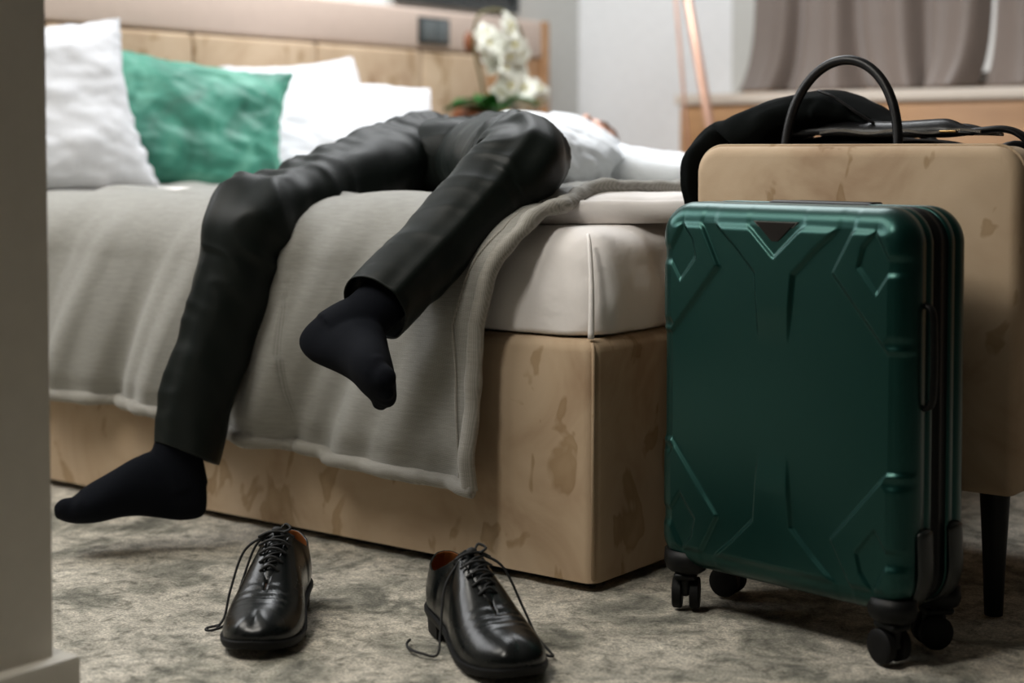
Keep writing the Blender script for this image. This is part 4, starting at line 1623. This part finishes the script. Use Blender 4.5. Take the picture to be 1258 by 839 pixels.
# left shoe points at the camera, right shoe turned toward the lower right
shoe((-0.278, -0.440, 0.0), math.atan2(-0.82, 0.57), 'black leather lace-up shoe left of its partner, toe toward the camera', 1,
     [[(-0.030, -0.010, 0.118), (-0.035, -0.032, 0.098), (-0.020, -0.046, 0.060), (0.005, -0.054, 0.028), (0.022, -0.062, 0.008), (0.036, -0.078, 0.003), (0.036, -0.088, 0.003), (0.026, -0.088, 0.003), (0.020, -0.078, 0.004), (0.028, -0.070, 0.008)],
      [(-0.030, -0.008, 0.118), (-0.020, -0.044, 0.096), (0.000, -0.060, 0.050), (0.016, -0.066, 0.016), (0.030, -0.074, 0.004)]])
shoe((0.046, -0.352, 0.0), math.atan2(-0.50, 0.87), 'black leather lace-up shoe right of its partner, turned toward the suitcase', -1,
     [[(-0.030, 0.010, 0.118), (-0.015, 0.040, 0.100), (0.010, 0.060, 0.050), (0.030, 0.070, 0.020), (0.055, 0.080, 0.004), (0.066, 0.078, 0.003), (0.060, 0.070, 0.004), (0.040, 0.062, 0.010), (0.020, 0.056, 0.018)],
      [(-0.030, -0.010, 0.118), (-0.030, -0.038, 0.080), (-0.010, -0.052, 0.030), (0.004, -0.062, 0.004), (-0.014, -0.078, 0.003), (-0.040, -0.086, 0.003), (-0.062, -0.082, 0.003), (-0.078, -0.072, 0.003)]])

# ------------------------------------------------------------------ window cabinet and curtains
def cabinet():
    root = empty('window_cabinet', (0.0, 2.84, 0))
    tag(root, 'long honey wood cabinet with a pale top under the curtained window', 'cabinet')
    rel(boxo('carcass', 'oak', -1.50, 2.2, 2.715, 2.985, 0.0, 0.865, r=0.003), root)
    rel(boxo('top', 'sill_top', -1.512, 2.21, 2.695, 2.99, 0.867, 0.903, r=0.004), root)
    x = -1.495
    while x < 2.15:
        d = boxo('door', 'oak', x + 0.004, min(x + 0.612, 2.19), 2.698, 2.714, 0.06, 0.855, r=0.002)
        rel(d, root)
        x += 0.616
    rel(boxo('back_strip', 'oak', -1.40, 2.2, 2.975, 2.992, 0.904, 0.925, r=0.002), root)
cabinet()

def curtain(x0, x1, label, seed):
    P = []
    N = 150
    zs = np.concatenate([np.linspace(0.915, 1.2, 24), np.linspace(1.25, 2.55, 14)])
    for i in range(N + 1):
        u = i / N
        x = x0 + (x1 - x0) * u
        rw = []
        for z in zs:
            q = (z - 0.915)
            ph = x * 26 + seed + 1.6 * nz(x * 3.1, seed, z * 0.5)
            a = 0.030 * math.sin(ph) + 0.014 * math.sin(ph * 2.1 + 1)
            spread = math.exp(-q / 0.10)
            yv = 2.925 + a * (0.75 + 0.45 * spread) - 0.022 * spread * (1 + math.sin(x * 9 + seed))
            xo = 0.012 * math.cos(ph) - 0.05 * spread * math.sin(x * 9)
            rw.append((x + xo, yv, z + 0.006 * nz(x * 8, 5) * spread))
        P.append(rw)
    g = Geo(); g.grid(P)
    o = g.build('curtain', 'curtain')
    evaluate(o, [('SOLIDIFY', {'thickness': 0.003, 'offset': 0.0})])
    tag(o, label, 'curtain', 'taupe curtains over the window cabinet')
curtain(-1.300, -0.487, 'taupe curtain panel, left of the bright gap, its hem on the cabinet top', 0.4)
curtain(-0.445, 0.60, 'taupe curtain panel, right of the bright gap at the right edge', 2.2)
curtain(0.62, 1.3, 'taupe curtain panel nearest the right wall, outside the gap', 4.0)
g = Geo(); g.box(-1.40, 1.4, 2.90, 2.95, 2.56, 2.62)
tag(g.build('curtain_track', 'white_wall', smooth=False), 'white curtain track fixed under the ceiling above the taupe curtains', 'track')

# ------------------------------------------------------------------ small things at the back
def nightstand():
    root = empty('nightstand', (-1.88, 2.2, 0))
    tag(root, 'low honey wood nightstand on the far side of the bed under the orchid', 'nightstand')
    rel(boxo('carcass', 'oak', -2.04, -1.66, 1.90, 2.42, 0.10, 0.60, r=0.004), root)
    rel(boxo('top', 'oak', -2.045, -1.64, 1.89, 2.43, 0.602, 0.625, r=0.004), root)
    for z0, z1 in ((0.12, 0.35), (0.36, 0.59)):
        dr = rel(boxo('drawer', 'oak', -1.659, -1.645, 1.91, 2.41, z0, z1, r=0.003), root)
        kn = Geo(); kn.ell((-1.636, 2.16, (z0 + z1) / 2), 0.009, 0.012, 0.012)
        k = kn.build('knob', 'brass', dr)
        k.matrix_parent_inverse = dr.matrix_parent_inverse.copy() if False else Matrix.Identity(4)
    for x in (-2.02, -1.68):
        for y in (1.93, 2.39):
            rel(boxo('leg', 'plastic', x - 0.012, x + 0.012, y - 0.012, y + 0.012, 0, 0.10), root)
nightstand()

def orchid():
    root = empty('potted_orchid', (-1.86, 2.13, 0.625))
    tag(root, 'white orchid with dense blossoms in a pot beside the headboard end', 'plant')
    g = Geo()
    g.loft([[(r * math.cos(t), r * math.sin(t), z) for t in np.linspace(0, 2 * math.pi, 28, endpoint=False)] for z, r in ((0.0, 0.055), (0.01, 0.060), (0.14, 0.072), (0.20, 0.076), (0.205, 0.070), (0.17, 0.066))])
    g.build('pot', 'ceramic', root)
    g = Geo()
    st = crom([(0, -0.02, 0.16), (-0.01, -0.055, 0.30), (-0.02, -0.085, 0.44), (0.0, -0.08, 0.53), (0.03, 0.0, 0.545), (0.05, 0.06, 0.50), (0.06, 0.10, 0.40)], 40)
    g.tube(st, 0.005, 8)
    g.build('stem', 'stem', root)
    rnd = random.Random(4)
    for k, (a, ln, lift) in enumerate(((-150, 0.17, 0.03), (-100, 0.19, 0.045), (-40, 0.16, 0.02), (20, 0.15, 0.05), (100, 0.16, 0.03), (-75, 0.15, 0.06))):
        P = []
        for i in range(11):
            u = i / 10
            w = 0.034 * math.sin(math.pi * min(1, u * 0.92 + 0.08)) ** 0.7
            r_ = ln * u
            z = 0.20 + lift * math.sin(u * 2.6)
            ca, sa = math.cos(R(a)), math.sin(R(a))
            P.append([(ca * r_ - sa * w * v, sa * r_ + ca * w * v, z + abs(v) * 0.012) for v in (-1, -0.5, 0, 0.5, 1)])
        g = Geo(); g.grid(P)
        o = g.build('leaf', 'leaf', root)
        evaluate(o, [('SOLIDIFY', {'thickness': 0.003, 'offset': 0.0})])
    # blossoms along the arching stem, hanging in a thick cluster
    def petals():
        g = Geo()
        for k in range(5):
            a = R(72 * k + 18)
            P = []
            for i in range(7):
                u = i / 6
                w = 0.020 * math.sin(math.pi * (0.08 + 0.9 * u)) ** 0.6
                P.append([(0.004 + 0.012 * math.sin(u * 3) , math.cos(a) * 0.042 * u - math.sin(a) * w * v, math.sin(a) * 0.042 * u + math.cos(a) * w * v) for v in (-1, -0.4, 0.4, 1)])
            g.grid(P)
        g.mi = 1
        g.ell((0.012, 0, -0.002), 0.010, 0.007, 0.008, 10, 6)
        return g
    src = petals().build('blossom', 'petal', root, mats=['petal', 'petal_mid'])
    spots = []
    for i in range(60):
        u = i / 59
        y = -0.075 + 0.20 * u + rnd.uniform(-0.045, 0.045)
        z = 0.47 - 0.27 * u ** 1.1 + rnd.uniform(-0.05, 0.05)
        spots.append((0.045 + rnd.uniform(-0.035, 0.04), y, z))
    for i, s in enumerate(spots):
        o = src if i == 0 else src.copy()
        if i: COL.objects.link(o); o.parent = root
        o.location = s
        o.rotation_euler = (rnd.uniform(0, 6), rnd.uniform(-0.5, 0.5), rnd.uniform(-1.0, 0.3))
        k = rnd.uniform(0.9, 1.15)
        o.scale = (k, k, k)
orchid()

# small brown ornament and a grey cup beside the pot
g = Geo()
g.loft([[(-1.93 + r * math.cos(t), 2.08 + r * math.sin(t), z) for t in np.linspace(0, 2 * math.pi, 20, endpoint=False)] for z, r in ((0.625, 0.045), (0.65, 0.052), (0.80, 0.050), (0.835, 0.058), (0.85, 0.040))])
tag(g.build('wooden_jar', 'rust'), 'rust brown wooden jar on the nightstand left of the orchid', 'jar')
g = Geo()
g.loft([[(-1.72 + r * math.cos(t), 2.37 + r * math.sin(t), z) for t in np.linspace(0, 2 * math.pi, 20, endpoint=False)] for z, r in ((0.625, 0.040), (0.64, 0.045), (0.80, 0.048), (0.82, 0.045), (0.79, 0.042))])
tag(g.build('grey_vase', 'grey_ceramic'), 'small dark grey vase on the nightstand right of the orchid pot', 'vase')
# dried brown bud leaning out of the bouquet
g = Geo()
g.ell((-1.90, 2.045, 1.065), 0.016, 0.022, 0.036, 14, 10)
g.tube([(-1.87, 2.08, 0.99), (-1.885, 2.06, 1.035)], 0.004, 6)
bud = g.build('brown_bud', 'rust')
bud.parent = bpy.data.objects['potted_orchid']
bud.matrix_parent_inverse = Matrix.Translation((1.86, -2.13, -0.625))

def switch():
    root = empty('wall_switch', (-2.050, 2.04, 1.108))
    tag(root, 'grey double switch plate on the headboard band', 'switch')
    boxo('plate', 'switch_dark', -0.002, 0.008, -0.078, 0.078, -0.044, 0.044, root, r=0.003)
    for y in (-0.034, 0.034):
        boxo('rocker', 'switch', 0.007, 0.013, y - 0.030, y + 0.030, -0.034, 0.034, root, r=0.002)
switch()

def picture(y0, y1, z0, z1, face, frame, label):
    root = empty('picture', (-2.128, (y0 + y1) / 2, z0))
    tag(root, label, 'picture')
    h = (y1 - y0) / 2
    H = z1 - z0
    g = Geo()
    t = 0.022
    g.box(0, 0.03, -h, h, 0, t); g.box(0, 0.03, -h, h, H - t, H); g.box(0, 0.03, -h, -h + t, t, H - t); g.box(0, 0.03, h - t, h, t, H - t)
    g.build('frame', frame, root, smooth=False)
    boxo('sheet', face, 0.002, 0.018, -h + t, h - t, t, H - t, root)
picture(0.95, 1.86, 1.185, 1.95, 'picture_white', 'picture_white', 'pale white framed picture resting on the headboard ledge')
picture(1.93, 2.58, 1.205, 1.95, 'dark_glass', 'switch_dark', 'dark glazed picture above the headboard right of the white picture')

def floor_lamp():
    root = empty('floor_lamp', (-1.19, 2.60, 0))
    tag(root, 'slanting rose copper floor lamp pole in front of the window cabinet', 'lamp')
    hub = Vector((-1.40, 2.45, 1.62))
    for foot, r_, nm in (((-1.09, 2.50, 0.0), 0.016, 'pole'), ((-1.36, 2.66, 0.0), 0.006, 'rear_pole'), ((-1.75, 2.30, 0.0), 0.007, 'rear_pole')):
        g = Geo(); g.tube([hub, foot], r_, 14)
        if nm == 'rear_pole' and foot[0] < -1.7:
            continue
        rel(g.build(nm, 'copper'), root)
    g = Geo()
    g.loft([[(hub.x + r * math.cos(t), hub.y + r * math.sin(t), z) for t in np.linspace(0, 2 * math.pi, 24, endpoint=False)] for z, r in ((1.44, 0.13), (1.68, 0.09), (1.69, 0.02))], cap=False)
    sh = rel(g.build('shade', 'plastic'), root)
    evaluate(sh, [('SOLIDIFY', {'thickness': 0.003, 'offset': 0.0})])
floor_lamp()
